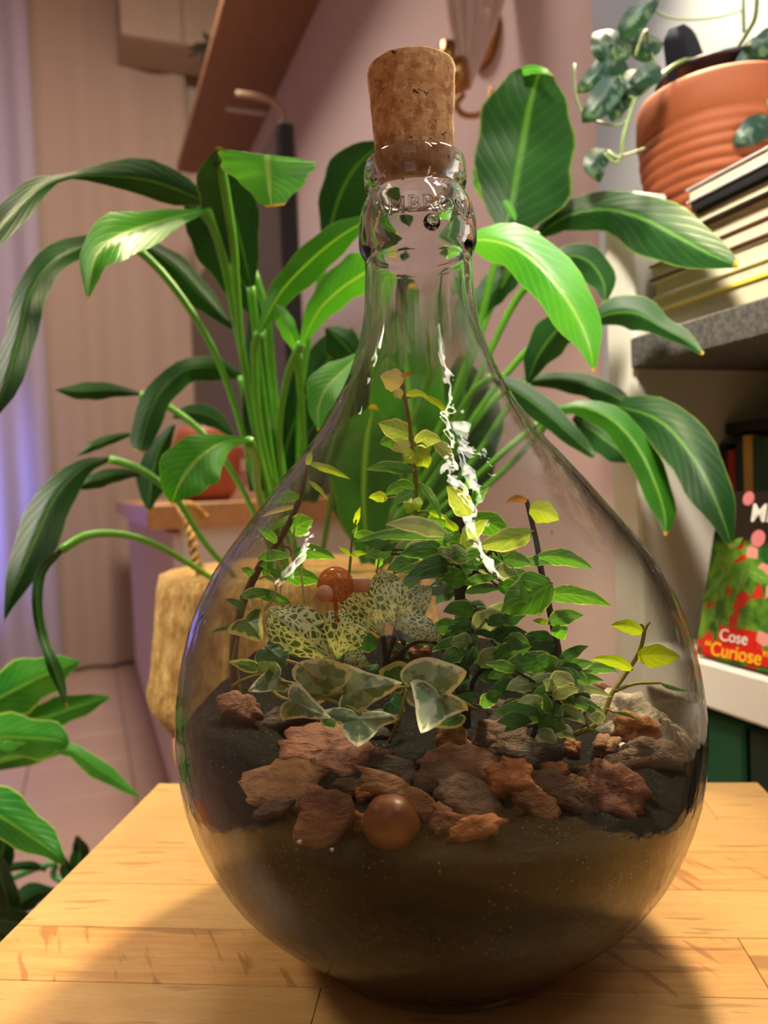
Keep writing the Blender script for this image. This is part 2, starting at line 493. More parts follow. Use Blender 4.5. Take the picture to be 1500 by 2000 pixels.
# ---------------------------------------------------------------- sideboard with wooden top
OAK = wood('oak_top', srgb(196, 140, 84), srgb(216, 164, 104), (18, 2, 10), .4)
def sb(y, off): return Vector((0.20 - TW * y, y, 0)) + NW * off
y0, y1, dep = 1.87, 3.95, .52
side = thing('sideboard', sb((y0 + y1) / 2, dep / 2), 'long white sideboard with a wooden top along the wall', 'sideboard')
n0, n1 = sb(y0, 0), sb(y1, 0)
L = (n1 - n0).length
def along(s, o, z): 
    p = n0 + UW * s + NW * o; return Vector((p.x, p.y, z))
m = MB(); m.box(along(L / 2, dep / 2, .457), UW * (L / 2), NW * (dep / 2 - .02), (0, 0, .397), .003); m.build('body', WHITE, side)
for k in range(4):
    m = MB(); m.box(along((k + .5) * L / 4, .010, .457), UW * (L / 8 - .003), NW * .010, (0, 0, .385), .002)
    m.build('door', MAUVE, side)
m = MB(); m.box(along(L / 2, dep / 2 + .03, .03), UW * (L / 2 - .05), NW * (dep / 2 - .05), (0, 0, .03)); m.build('plinth', MAUVE, side)
m = MB(); m.box(along(L / 2 - .02, dep / 2 - .03, .885), UW * (L / 2 + .03), NW * (dep / 2 + .03), (0, 0, .03), .004); m.build('top', OAK, side)
# ---------------------------------------------------------------- big dark screen standing on it
BLACK = plain('black_plastic', srgb(26, 24, 26), .4, .1)
n = NT('screen_glass'); SCREEN = n.done(n.principled((.03, .02, .018), .35, None, Specular_IOR_Level=.5))
tv = thing('television', along(.9, .34, .915), 'large dark flat screen seen almost edge on above the sideboard', 'television')
ts0, ts1, zb, zt = .05, 1.92, .965, 1.90
m = MB(); m.box(along((ts0 + ts1) / 2, .345, (zb + zt) / 2), UW * ((ts1 - ts0) / 2), NW * .022, (0, 0, (zt - zb) / 2), .006); m.build('casing', BLACK, tv)
m = MB(); m.box(along((ts0 + ts1) / 2, .322, (zb + zt) / 2), UW * ((ts1 - ts0) / 2 - .02), NW * .0015, (0, 0, (zt - zb) / 2 - .02)); m.build('screen', SCREEN, tv)
for s in (.45, 1.5):
    m = MB(); m.box(along(s, .35, .94), UW * .02, NW * .10, (0, 0, .0245), .004); m.build('foot', BLACK, tv)
# terracotta pot, books on the sideboard
TERRA = plain('terracotta', srgb(178, 98, 62), .75, .12, 40, .15)
RUST = plain('rust_glaze', srgb(172, 92, 62), .5, .15, 20, .1)
p = along(.10, .10, .915)
m = MB(); m.lathe([(.055, 0), (.075, .02), (.092, .08), (.09, .13), (.07, .17), (.066, .19), (.058, .19), (.056, .12)], p, 32, cap1=True)
tag(m.build('vase', RUST, smooth=True), 'rust brown rounded vase on the wooden sideboard top behind the lily', 'vase')
cols = [srgb(190, 90, 84), srgb(214, 190, 176), srgb(172, 120, 112), srgb(206, 170, 160)]
names = ['red book lying on the sideboard topmost of the pile', 'cream book under the red one on the sideboard', 'dusky pink book in the sideboard pile', 'pale pink book at the bottom of the sideboard pile']
zz = .915
for k in range(3, -1, -1):
    m = MB(); m.box(along(.29, .20, zz + .019), UW * .08, NW * .085, (0, 0, .0185), .003)
    tag(m.build('book', plain('book_cover_%d' % k, cols[k], .5)), names[k], 'book', 'books on the sideboard'); zz += .038

# ---------------------------------------------------------------- wooden shelf high on the wall
SHELFW = wood('shelf_wood', srgb(152, 110, 78), srgb(172, 130, 98), (14, 3, 10), .55)
a0, a1 = on_wall(.9), on_wall(3.85)
zs = CAM.z + 1.55
m = MB()
c = (a0 + a1) / 2 - NW * .145
m.box((c.x, c.y, zs + .02), (a1 - a0) / 2, NW * .144, (0, 0, .02), .003)
sh = thing('wall_shelf', (c.x, c.y, zs), 'long brown wooden shelf high on the wall seen from below', 'shelf')
m.build('board', SHELFW, sh)
for yy in (1.4, 3.2):
    q = on_wall(yy, .09); m = MB(); m.box((q.x, q.y, zs - .006), NW * .08, UW * .012, (0, 0, .006), .001)
    m.build('bracket', WHITE, sh)
# cream cable under the shelf
pts = [P(462, 183, 2.62), P(495, 187, 2.65), P(525, 195, 2.68), P(545, 210, 2.70), P(556, 236, 2.72), P(560, 300, 2.74), P(562, 420, 2.76)]
m = MB(); m.tube([Vector(q[:3]) for q in catmull([tuple(x) for x in pts], 24)], .011, 8)
tag(m.build('cable', plain('cream_cable', srgb(206, 178, 150), .5), smooth=True), 'cream cable curving down under the wooden wall shelf', 'cable')
# wall cupboard far up on the back wall
BEIGE = plain('beige_panel', srgb(172, 154, 134), .6)
cb = P(352, 118, 4.15)
cab = thing('wall_cupboard', cb, 'beige cupboard hanging high on the back wall', 'cupboard')
ch_ = .30
def cbx(dx, dy, dz0, dz1, hw, hd, mat, name):
    c = cb + NW * dx - UW * dy
    m = MB(); m.box((c.x, c.y, cb.z + (dz0 + dz1) / 2), NW * hw, UW * hd, (0, 0, (dz1 - dz0) / 2), .004); m.build(name, mat, cab)
cbx(0, 0, 0, .50, .31, .14, BEIGE, 'body')
cbx(-.155, .149, .002, .50, .153, .009, BEIGE, 'door'); cbx(.155, .149, .002, .50, .153, .009, BEIGE, 'door')
# dark trailing plant over the shelf edge
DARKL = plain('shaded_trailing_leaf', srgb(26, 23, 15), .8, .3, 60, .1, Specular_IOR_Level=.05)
# ================================================================ LEAF BUILDERS
def clear_depth(px):
    """deepest a lily leaf may reach there before it would cut into the bookcase front"""
    a = (px - 750) / 1500
    return .520 / (a + .354) - .035 if a > .20 else 9
def ribbon(name, pts, mat, parent, al=25, ar=-25, n=16, k=3, wave=.0, droop=.10, seed=0):
    """leaf blade along a midrib; pts = (px, py, depth, left half-width px, right half-width px); al / ar tilt the two halves out of the picture plane"""
    if parent is not None and parent.name == 'peace_lily':
        pts = [(x, y, min(d, clear_depth(x) - max(wl, wr) / 1500 * .35), wl, wr) for x, y, d, wl, wr in pts]
    S = catmull(pts, n)
    ta, tb = math.tan(math.radians(al)), math.tan(math.radians(ar))
    v, uv = [], []
    rnd = random.Random(seed)
    ph = rnd.random() * 6
    for i, (x, y, d, wl, wr) in enumerate(S):
        a, b = S[max(i - 1, 0)], S[min(i + 1, n - 1)]
        dx, dy = b[0] - a[0], b[1] - a[1]
        l = math.hypot(dx, dy) or 1
        nx, ny = dy / l, -dx / l
        for j in range(-k, k + 1):
            t = abs(j) / k
            w = max(0.15, wl if j < 0 else wr) * t
            s = 1 if j < 0 else -1
            tn = ta if j < 0 else -tb
            rip = 1 + wave * math.sin(i * 1.35 + ph + (0 if j < 0 else 2)) * t
            w *= rip
            dd = w / 1500 * d * (tn * (1 - .35 * t) if True else 0) + droop * w / 1500 * d * t + wave * .5 * w / 1500 * d * math.sin(i * 1.8 + ph) * t
            v.append(P(x + nx * w * s, y + ny * w * s, d + dd))
            uv.append((.5 + .5 * j / k, i / (n - 1)))
    c = 2 * k + 1
    f = [(i * c + j, i * c + j + 1, (i + 1) * c + j + 1, (i + 1) * c + j) for i in range(n - 1) for j in range(c - 1)]
    return obj(name, v, f, mat, parent, uv, [(abs(u - .5) * 2, 0) for u, _ in uv])

def stalk(name, pts, r, mat, parent, n=18):
    S = catmull([(a, b, c) for a, b, c in pts], n)
    m = MB(); m.tube([P(*s) for s in S], r if isinstance(r, (int, float)) else [r[0] + (r[1] - r[0]) * i / (n - 1) for i in range(n)], 7)
    return m.build(name, mat, parent, True)

# ================================================================ PEACE LILY
BASE = (600, 1120, .80)
lily = thing('peace_lily', P(600, 1130, .80), 'tall dark green peace lily with drooping glossy leaves behind the bottle', 'plant')
def pet(path, r=(.0042, .0026), mat=None):
    stalk('petiole', path, r, mat or PETIOLE, lily)
LL = [  # midrib points, tilt of the two halves, material
 ([(412,400,.70,4,4),(350,372,.68,30,32),(280,350,.66,33,42),(190,343,.63,14,22),(125,348,.60,4,8),(70,372,.57,22,26),(15,425,.53,30,30),(-45,500,.50,20,20),(-90,570,.48,0,0)], 55, 10, LILY_SHADED),
 ([(405,410,.66,3,3),(350,422,.63,20,14),(285,440,.60,42,30),(225,462,.57,50,46),(188,500,.55,32,34),(176,545,.54,16,16),(171,586,.535,2,2)], -20, 45, LILY_LIT),
 ([(240,462,.72,6,6),(165,480,.70,22,22),(100,512,.67,26,30),(58,575,.65,34,30),(40,650,.63,32,30),(15,740,.61,30,28),(-20,830,.60,0,0)], 40, -20, LILY_SHADED),
 ([(215,896,.74,4,4),(165,912,.72,18,16),(112,965,.70,36,34),(78,1035,.68,44,40),(45,1110,.66,34,30),(20,1170,.65,14,12),(8,1215,.65,0,0)], 35, -25, LILY_SHADED),
 ([(120,1075,.66,5,5),(82,1115,.65,10,10),(72,1170,.64,11,11),(80,1235,.64,11,9),(98,1285,.63,14,12),(113,1325,.63,14,12),(132,1384,.625,1,1)], 60, 30, LILY_SHADED),
 ([(275,770,.80,3,3),(235,763,.79,12,10),(185,762,.78,19,17),(145,764,.77,14,13),(106,761,.76,0,0)], 20, -30, LILY_SHADED),
 ([(470,735,.80,5,5),(420,718,.79,26,22),(362,722,.77,28,20),(315,762,.75,30,26),(290,815,.74,28,28),(277,860,.735,24,24),(272,882,.73,12,14)], 40, -10, LILY_SHADED),
 ([(262,846,.82,3,3),(215,858,.81,10,9),(180,872,.80,10,9),(148,892,.80,0,0)], 30, -30, LILY_SHADED),
 ([(275,925,.80,4,4),(225,928,.79,14,14),(180,940,.78,16,14),(140,956,.78,0,0)], 30, -30, LILY_SHADED),
 ([(486,861,.58,3,3),(440,862,.57,22,14),(400,884,.56,52,42),(370,915,.555,56,58),(348,950,.55,38,42),(335,986,.55,2,2)], -22, 22, LILY_LIT),
 ([(524,302,.579,66,88),(523,312,.576,90,95),(523,328,.573,94,84),(525,350,.570,80,58),(527,377,.563,54,36),(530,404,.557,24,10)], 12, -12, LILY_LIT),
 ([(985,392,.70,5,6),(994,404,.70,8,8),(1003,420,.70,6,6),(1007,430,.70,1,1)], 10, -10, LILY_LIT),
 ([(490,560,.72,8,8),(472,480,.70,40,36),(450,400,.68,56,52),(432,340,.65,48,34),(430,286,.62,6,3)], 20, -25, LILY_SHADED),
 ([(520,640,.78,6,6),(480,560,.77,38,34),(440,490,.76,52,44),(400,430,.75,44,36),(360,390,.74,4,4)], 25, -25, LILY_SHADED),
 ([(455,640,.76,4,4),(395,580,.75,26,22),(340,522,.74,28,26),(290,485,.73,18,16),(250,464,.72,2,2)], 20, -40, LILY_SHADED),
 ([(640,480,.78,6,6),(648,430,.78,26,48),(668,370,.77,42,70),(700,320,.76,44,52),(748,278,.75,6,6)], 20, -15, LILY_SHADED),
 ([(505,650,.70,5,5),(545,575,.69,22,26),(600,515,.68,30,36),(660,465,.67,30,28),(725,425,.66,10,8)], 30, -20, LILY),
 ([(588,672,.68,5,5),(622,608,.67,26,24),(665,565,.66,40,30),(710,535,.65,46,30),(750,505,.64,20,12)], 10, -40, LILY_LIT),
 ([(582,692,.70,4,4),(566,650,.69,16,16),(550,615,.69,16,15),(536,592,.69,1,1)], 20, -20, LILY_LIT),
 ([(720,740,.78,5,5),(695,700,.77,30,24),(665,665,.76,38,30),(636,638,.76,2,2)], 20, -25, LILY_SHADED),
 ([(705,690,.62,3,3),(672,722,.61,16,24),(640,755,.60,30,40),(622,795,.595,26,22),(622,842,.59,1,1)], -20, 20, LILY_LIT),
 ([(545,980,.80,10,10),(560,870,.80,32,30),(600,770,.80,46,46),(650,690,.80,40,40),(690,640,.80,2,2)], 15, -25, LILY_SHADED),
 ([(500,960,.79,14,14),(500,850,.79,24,24),(505,740,.79,30,28),(500,640,.79,18,18),(490,580,.79,2,2)], 20, -20, LILY_SHADED),
 ([(600,980,.84,18,18),(620,860,.84,48,48),(640,770,.84,55,55),(650,690,.84,3,3)], 15, -25, LILY_SHADED),
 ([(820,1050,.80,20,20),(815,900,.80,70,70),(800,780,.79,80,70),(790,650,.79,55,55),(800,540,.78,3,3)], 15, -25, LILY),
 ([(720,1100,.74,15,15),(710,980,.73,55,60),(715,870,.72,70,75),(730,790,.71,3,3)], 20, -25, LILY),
 ([(760,1120,.86,18,18),(690,960,.86,50,50),(745,830,.86,60,60),(760,700,.86,60,60),(770,560,.85,40,40),(775,470,.85,3,3)], 15, -25, LILY_SHADED),
 ([(860,1080,.86,18,18),(880,930,.86,75,75),(905,800,.86,75,75),(900,690,.86,2,2)], 15, -15, LILY_SHADED),
 ([(985,442,.74,20,45),(1000,385,.74,68,100),(1012,320,.735,84,110),(1025,255,.73,92,97),(1036,200,.72,78,80),(1048,158,.715,52,48),(1056,136,.71,22,26)], 14, -14, LILY_SHADED),
 ([(1020,138,.71,8,10),(1042,134,.705,8,10),(1062,138,.70,6,6),(1078,146,.70,1,1)], 30, 20, LILY_LIT),
 ([(906,470,.60,6,6),(955,468,.59,28,40),(1010,485,.58,48,44),(1062,525,.57,48,52),(1105,580,.56,50,50),(1138,640,.555,38,40),(1154,690,.55,18,16),(1159,726,.55,1,1)], 18, -24, LILY_LIT),
 ([(1052,458,.78,4,4),(1110,420,.77,28,34),(1180,408,.76,34,44),(1255,425,.75,48,66),(1325,462,.74,52,62),(1390,498,.73,36,30),(1442,520,.72,8,4)], 15, -25, LILY_SHADED),
 ([(1040,470,.80,3,3),(1075,440,.80,20,20),(1120,415,.80,26,26),(1165,385,.80,10,10),(1190,375,.80,2,2)], 15, -25, LILY_SHADED),
 ([(1070,528,.70,4,4),(1110,500,.70,22,24),(1150,510,.70,30,32),(1178,550,.70,26,26),(1182,592,.70,2,2)], 15, -25, LILY_SHADED),
 ([(1150,630,.70,6,6),(1195,612,.69,28,24),(1245,612,.68,36,34),(1295,640,.67,22,18),(1340,665,.66,17,12),(1374,692,.65,3,3)], 15, -35, LILY_SHADED),
 ([(1030,748,.74,4,4),(1048,700,.73,26,26),(1078,655,.72,36,38),(1108,625,.71,26,26),(1138,600,.71,2,2)], 15, -25, LILY_SHADED),
 ([(905,640,.78,4,4),(945,585,.78,26,26),(985,545,.78,28,28),(1035,505,.78,6,6)], 15, -25, LILY_SHADED),
 ([(1010,745,.78,4,4),(1090,742,.77,16,20),(1150,752,.76,20,26),(1205,775,.75,16,24),(1262,806,.74,2,2)], 35, -25, LILY_SHADED),
 ([(960,735,.72,5,5),(1010,765,.71,24,20),(1060,800,.70,24,26),(1110,845,.69,20,20),(1150,882,.685,10,10),(1163,893,.68,2,2)], 15, -35, LILY_SHADED),
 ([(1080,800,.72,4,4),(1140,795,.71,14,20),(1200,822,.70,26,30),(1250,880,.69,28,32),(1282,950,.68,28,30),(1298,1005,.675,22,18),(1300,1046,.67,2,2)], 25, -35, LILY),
 ([(1140,792,.80,5,5),(1215,795,.79,20,30),(1290,822,.78,46,44),(1345,880,.77,50,50),(1385,950,.76,44,46),(1412,1015,.755,26,26),(1430,1070,.75,2,2)], 15, -25, LILY_SHADED),
 ([(1120,815,.80,6,6),(1165,845,.80,30,28),(1205,875,.80,30,30),(1245,902,.80,4,4)], 15, -25, LILY_SHADED),
 ([(340,830,.84,4,4),(310,880,.84,22,22),(295,940,.84,32,30),(290,1000,.84,2,2)], 15, -25, LILY_SHADED),
 ([(455,850,.82,4,4),(415,815,.82,20,18),(375,805,.82,18,16),(335,815,.82,2,2)], 15, -25, LILY_SHADED),
 ([(925,330,.80,4,4),(940,345,.79,20,20),(955,375,.79,22,20),(965,410,.79,3,3)], 15, -25, LILY_LIT),
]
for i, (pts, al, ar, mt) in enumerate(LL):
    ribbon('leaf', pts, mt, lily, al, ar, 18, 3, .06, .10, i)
for path in [
 [(412,400,.70),(438,480,.73),(462,620,.76),(490,780,.78),(520,960,.80),(560,1130,.80)],
 [(405,410,.66),(440,520,.70),(466,660,.73),(495,800,.76),(530,980,.79),(570,1130,.80)],
 [(240,462,.72),(310,525,.73),(375,610,.74),(425,700,.75),(470,830,.76),(505,970,.78),(560,1130,.80)],
 [(215,896,.74),(280,920,.74),(345,975,.75),(400,1060,.77),(470,1140,.79)],
 [(120,1075,.66),(170,1046,.67),(235,1043,.69),(300,1062,.71),(360,1095,.74),(430,1140,.77)],
 [(275,770,.80),(330,795,.80),(400,850,.80),(470,950,.80),(540,1100,.80)],
 [(486,861,.58),(500,900,.62),(505,960,.68),(530,1050,.75),(570,1130,.80)],
 [(490,560,.72),(500,650,.74),(515,780,.76),(540,950,.79),(580,1120,.80)],
 [(430,310,.64),(455,470,.68),(462,560,.70),(475,700,.73),(505,880,.77),(560,1100,.80)],
 [(520,640,.78),(530,760,.79),(555,950,.80),(590,1120,.80)],
 [(505,650,.70),(497,700,.72),(510,850,.75),(560,1050,.79)],
 [(640,480,.78),(628,540,.78),(606,640,.79),(585,790,.80),(580,960,.80)],
 [(588,672,.68),(560,740,.71),(545,850,.75),(560,1020,.79)],
 [(582,692,.70),(590,800,.74),(600,960,.79)],
 [(495,530,.74),(522,620,.75),(532,720,.77),(545,860,.79),(575,1040,.80)],
 [(705,690,.62),(690,740,.68),(660,900,.75),(630,1080,.80)],
 [(470,735,.80),(490,850,.80),(540,1050,.80)],
]: pet(path)
for path in [
 [(985,442,.74),(960,540,.75),(930,650,.77),(850,850,.80),(700,1080,.81)],
 [(906,470,.60),(880,560,.66),(830,760,.74),(700,1060,.80)],
 [(1052,458,.78),(1000,520,.78),(955,610,.79),(880,800,.80),(720,1080,.80)],
 [(1030,748,.74),(990,800,.76),(900,930,.78),(740,1090,.80)],
 [(1010,745,.78),(930,820,.79),(740,1080,.80)],
 [(960,735,.72),(900,800,.75),(760,1060,.80)],
 [(1080,800,.72),(1050,850,.75),(950,950,.78),(750,1100,.80)],
 [(1140,792,.80),(1050,830,.80),(900,960,.80),(740,1110,.80)],
 [(1070,528,.70),(1000,600,.74),(880,850,.79),(720,1090,.80)],
 [(1150,630,.70),(1080,640,.73),(950,780,.77),(760,1080,.80)],
]: pet(path)

# ---------------------------------------------------------------- straw basket on a low stool under the lily
def straw():
    n = NT('straw'); v = n.coord('Object', (1, 1, 1))
    tw = n.noise(n.coord('Object', (60, 60, 40)), 1.0, 3); st = n.noise(n.coord('Object', (420, 420, 70)), 1.0, 3)
    c = n.mix(n.ramp(tw, [(.35, 0.0), (.65, 1.0)]), srgb(172, 128, 62), srgb(224, 186, 112))
    c = n.mix(n.math('MULTIPLY', n.ramp(st, [(.4, 1.0), (.6, 0.0)]), .5), c, srgb(110, 74, 32))
    return n.done(n.principled(c, .8, n.bump(n.math('ADD', st, tw), .9, .006)))
STRAW = straw()
bc = P(590, 1340, .88)
bz0 = P(335, 1462, .80).z
bk = thing('straw_basket', (bc.x, bc.y, bz0), 'golden woven straw basket holding the peace lily', 'basket')
top = P(590, 1105, .88).z
hh = top - bz0
prof = [(.02, .004), (.125, 0), (.150, .012), (.164, .032), (.168, .052), (.166, .070), (.160, .100), (.157, .13), (.155, .16), (.148, .185), (.136, .205), (.126, .215), (.122, hh), (.112, hh), (.112, hh - .03), (.02, hh - .04)]
prof = [(r, min(z, hh)) for r, z in prof]
m = MB(); m.lathe(prof[:-3], (bc.x, bc.y, bz0), 64, jit=lambda a, z: .010 * math.sin(a * 46 + z * 30) + .012 * math.sin(z * 260)); m.build('body', STRAW, bk, True)
for k, (rr, z) in enumerate(((.122, hh - .006),)):
    pts = [(bc.x + rr * math.cos(a * math.pi / 24), bc.y + rr * math.sin(a * math.pi / 24), bz0 + z) for a in range(49)]
    m = MB(); m.tube(pts, .007, 6, False); m.build('straw_ring', STRAW, bk, True)
m = MB(); m.lathe([(.118, hh - .012), (.118, hh - .004), (.02, hh - .002)], (bc.x, bc.y, bz0), 40)
m.build('potting_soil', plain('potting_soil', srgb(48, 36, 28), .9, .3, 90, .6), bk, True)
ra = []
rt = [(392,1120,.80),(382,1090,.80),(374,1050,.81),(364,1012,.83),(352,988,.86),(372,985,.92),(400,1010,.95)]
S = catmull(rt, 60)
for q in (0, math.pi):
    m = MB(); m.tube([P(s[0] + 5 * math.cos(i * .75 + q), s[1], s[2] + .003 * math.sin(i * .75 + q)) for i, s in enumerate(S)], .0035, 6); m.build('rope_strand', STRAW, bk, True)
# stool the basket stands on
st = thing('plant_stool', (bc.x, bc.y, 0), 'round wooden plant stool under the straw basket', 'stool')
m = MB(); m.lathe([(.14, bz0 - .03), (.145, bz0 - .026), (.145, bz0 - .004), (.14, bz0)], (bc.x, bc.y, 0), 40); m.build('seat', OAK, st, True)
for k in range(3):
    a = k * 2.094 + .4
    m = MB(); m.tube([(bc.x + .10 * math.cos(a), bc.y + .10 * math.sin(a), bz0 - .028), (bc.x + .15 * math.cos(a), bc.y + .15 * math.sin(a), 0)], [.014, .010], 10); m.build('leg', OAK, st, True)

# ---------------------------------------------------------------- second plant, low on the left
pl = thing('potted_dracaena', (-.78, .95, 0), 'low green plant with pale edged leaves beside the table', 'plant')
for i, (pts, al, ar, mt) in enumerate([
 ([(-120,1440,.84,14,14),(-40,1385,.82,38,38),(40,1340,.80,48,50),(100,1312,.79,34,36),(155,1292,.78,4,4)], 30, -30, SPEAR),
 ([(-90,1440,.86,8,8),(20,1412,.83,22,20),(90,1400,.81,30,26),(150,1380,.80,26,24),(213,1362,.79,3,3)], 30, -30, SPEAR),
 ([(-120,1450,.76,20,20),(-30,1440,.74,44,40),(50,1440,.73,42,42),(110,1445,.72,30,34),(132,1458,.72,6,8)], 25, -30, SPEAR),
 ([(-60,1440,.70,10,10),(0,1462,.70,16,14),(30,1462,.69,14,10),(52,1452,.69,2,2)], 25, -30, SPEAR),
 ([(-120,1530,.80,8,8),(-20,1495,.79,16,16),(60,1475,.78,20,18),(130,1462,.77,16,14),(190,1500,.76,18,20),(235,1530,.755,12,14),(274,1557,.75,1,1)], 30, -30, SPEAR),
 ([(-150,1520,.68,20,20),(-60,1560,.66,46,50),(10,1600,.64,54,44),(70,1640,.63,42,30),(110,1670,.62,18,14),(124,1690,.62,2,2)], 25, -25, SPEAR),
 ([(-80,1560,.80,10,10),(-20,1570,.80,20,20),(35,1575,.80,18,18),(62,1592,.80,3,3)], 30, -30, LILY_SHADED),
]): ribbon('leaf', pts, mt, pl, al, ar, 16, 3, .12, .1, 50 + i)
for i, (pts, al, ar) in enumerate([
 ([(40,1830,.92,8,8),(20,1780,.90,22,22),(5,1720,.88,26,24),(-10,1660,.86,4,4)], 20, -20),
 ([(120,1830,.92,4,4),(60,1810,.90,26,26),(15,1800,.88,26,26),(-30,1790,.86,4,4)], 20, -20),
 ([(110,1740,.95,5,5),(70,1745,.94,22,22),(35,1765,.93,22,22),(5,1790,.92,3,3)], 20, -20),
 ([(150,1720,.96,4,4),(152,1690,.95,16,18),(156,1660,.95,16,18),(150,1632,.94,3,3)], 20, -20),
 ([(150,1740,.96,4,4),(135,1715,.95,14,14),(128,1695,.95,12,12),(124,1672,.94,2,2)], 20, -20),
 ([(90,1700,.97,3,3),(60,1690,.96,9,9),(25,1694,.95,8,8),(0,1702,.95,2,2)], 20, -20),
 ([(60,1880,.90,8,8),(20,1850,.89,26,26),(-10,1830,.88,26,26),(-50,1800,.87,3,3)], 20, -20),
 ([(-40,1760,.90,8,8),(-10,1700,.90,24,24),(8,1650,.90,22,22),(10,1610,.90,3,3)], 20, -20),
]): ribbon('leaf', pts, LILY_SHADED, pl, al, ar, 12, 3, .1, .1, 70 + i)
base = Vector((-.78, .95, .34))
def tobase(path, r, mt):
    S = catmull([tuple(P(*q)) for q in path] + [tuple(base)], 16)
    m = MB(); m.tube([Vector(s) for s in S], r, 7); m.build('stem', mt, pl, True)
for path in ([(-120,1440,.84)], [(-90,1440,.86)], [(-120,1450,.76)], [(-120,1530,.80)], [(-150,1520,.68)], [(150,1740,.96),(105,1712,.97),(60,1700,.97)],
             [(110,1740,.95),(60,1800,.95)], [(40,1830,.92)], [(120,1830,.92),(90,1850,.92)], [(-40,1760,.90)], [(60,1880,.90),(20,1900,.90)], [(-60,1440,.70)], [(-80,1560,.80)]):
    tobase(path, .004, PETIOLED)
m = MB(); m.lathe([(.09, 0), (.11, .02), (.145, .30), (.155, .31), (.155, .34), (.14, .34), (.138, .32), (.02, .318)], (-.78, .95, 0), 40); m.build('pot', TERRA, pl, True)

# ---------------------------------------------------------------- dark trailing plant on the wall shelf
tr = thing('trailing_plant', P(450, 20, 3.1), 'small dark plant trailing over the edge of the high wall shelf', 'plant')
for path in ([(490,-60,3.0),(462,-10,3.0),(458,40,3.0),(440,75,3.0),(405,85,3.0),(380,95,3.0)], [(440,75,3.0),(450,110,3.0),(430,135,3.0),(425,155,3.0)], [(405,85,3.0),(398,110,3.0),(402,135,3.0)], [(462,-10,3.0),(478,20,3.0),(470,50,3.0)]):
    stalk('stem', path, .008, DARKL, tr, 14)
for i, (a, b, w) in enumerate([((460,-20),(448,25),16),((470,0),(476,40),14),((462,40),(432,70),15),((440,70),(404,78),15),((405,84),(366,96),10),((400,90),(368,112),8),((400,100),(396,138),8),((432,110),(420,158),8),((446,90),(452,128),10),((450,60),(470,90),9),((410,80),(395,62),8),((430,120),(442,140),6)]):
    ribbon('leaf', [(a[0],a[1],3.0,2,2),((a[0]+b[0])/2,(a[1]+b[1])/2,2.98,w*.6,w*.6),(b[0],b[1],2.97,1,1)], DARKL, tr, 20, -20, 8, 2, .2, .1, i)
# ================================================================ BOOKCASE ON THE RIGHT
TB = math.tan(math.radians(19.5)); AB = math.radians(19.5)
UB = Vector((-math.sin(AB), math.cos(AB), 0)); NB = Vector((math.cos(AB), math.sin(AB), 0))
B0 = Vector((0.237, 0.80, 0))                       # front corner of its far end
def bk_(s, o, z):                                    # s metres towards the camera from the far end, o metres in from the front
    p = B0 - UB * s + NB * o; return Vector((p.x, p.y, z))
ZS = CAM.z + .135                                   # top of the grey slab
ZL = CAM.z - .167                                   # top of the lower shelf
DEP, LEN = .257, .75
case = thing('bookcase', bk_(LEN / 2, DEP / 2, 0), 'white bookcase with a dark grey slab shelf beside the lily', 'bookcase')
GREY = NT('grey_slab'); _v = GREY.coord(); _f = GREY.noise(_v, 260, 3); _g = GREY.noise(_v, 18, 3)
SLAB = GREY.done(GREY.principled(GREY.mix(GREY.ramp(_f, [(.4, 0.0), (.65, 1.0)]), srgb(66, 64, 62), srgb(96, 92, 88)), .75, GREY.bump(_f, .3, .001)))
def bbox(s0, s1, o0, o1, z0, z1, bev=.002):
    m = MB(); m.box(bk_((s0 + s1) / 2, (o0 + o1) / 2, (z0 + z1) / 2), UB * ((s1 - s0) / 2), NB * ((o1 - o0) / 2), (0, 0, (z1 - z0) / 2), bev); return m
bbox(0, .045, 0, DEP, 0, CAM.z + .270, .003).build('side_panel', WHITE, case)
bbox(LEN - .045, LEN, 0, DEP, 0, CAM.z + .135 - .03, .003).build('side_panel', WHITE, case)
bbox(.045, LEN - .045, 0, DEP - .008, ZL - .042, ZL, .003).build('shelf', WHITE, case)
bbox(.045, LEN - .045, 0, DEP - .008, .06, .10, .003).build('shelf', WHITE, case)
bbox(.045, LEN, -.006, DEP - .008, ZS - .030, ZS, .002).build('slab_shelf', SLAB, case)
bbox(.0, LEN, DEP - .008, DEP, .0, ZS + .0, .0).build('back_panel', WHITE, case)
# tall white board fixed on the wall behind the bookcase top
q0, q1 = on_wall(1.19, .012), on_wall(.2, .012)
m = MB(); c = (q0 + q1) / 2; m.box((c.x, c.y, 1.75), (q1 - q0) / 2, NW * .010, (0, 0, .75), .002)
tag(m.build('wall_panel', plain('cool_white_board', srgb(168, 178, 192), .7, .03)), 'tall white panel on the wall behind the trailing pothos', 'panel')

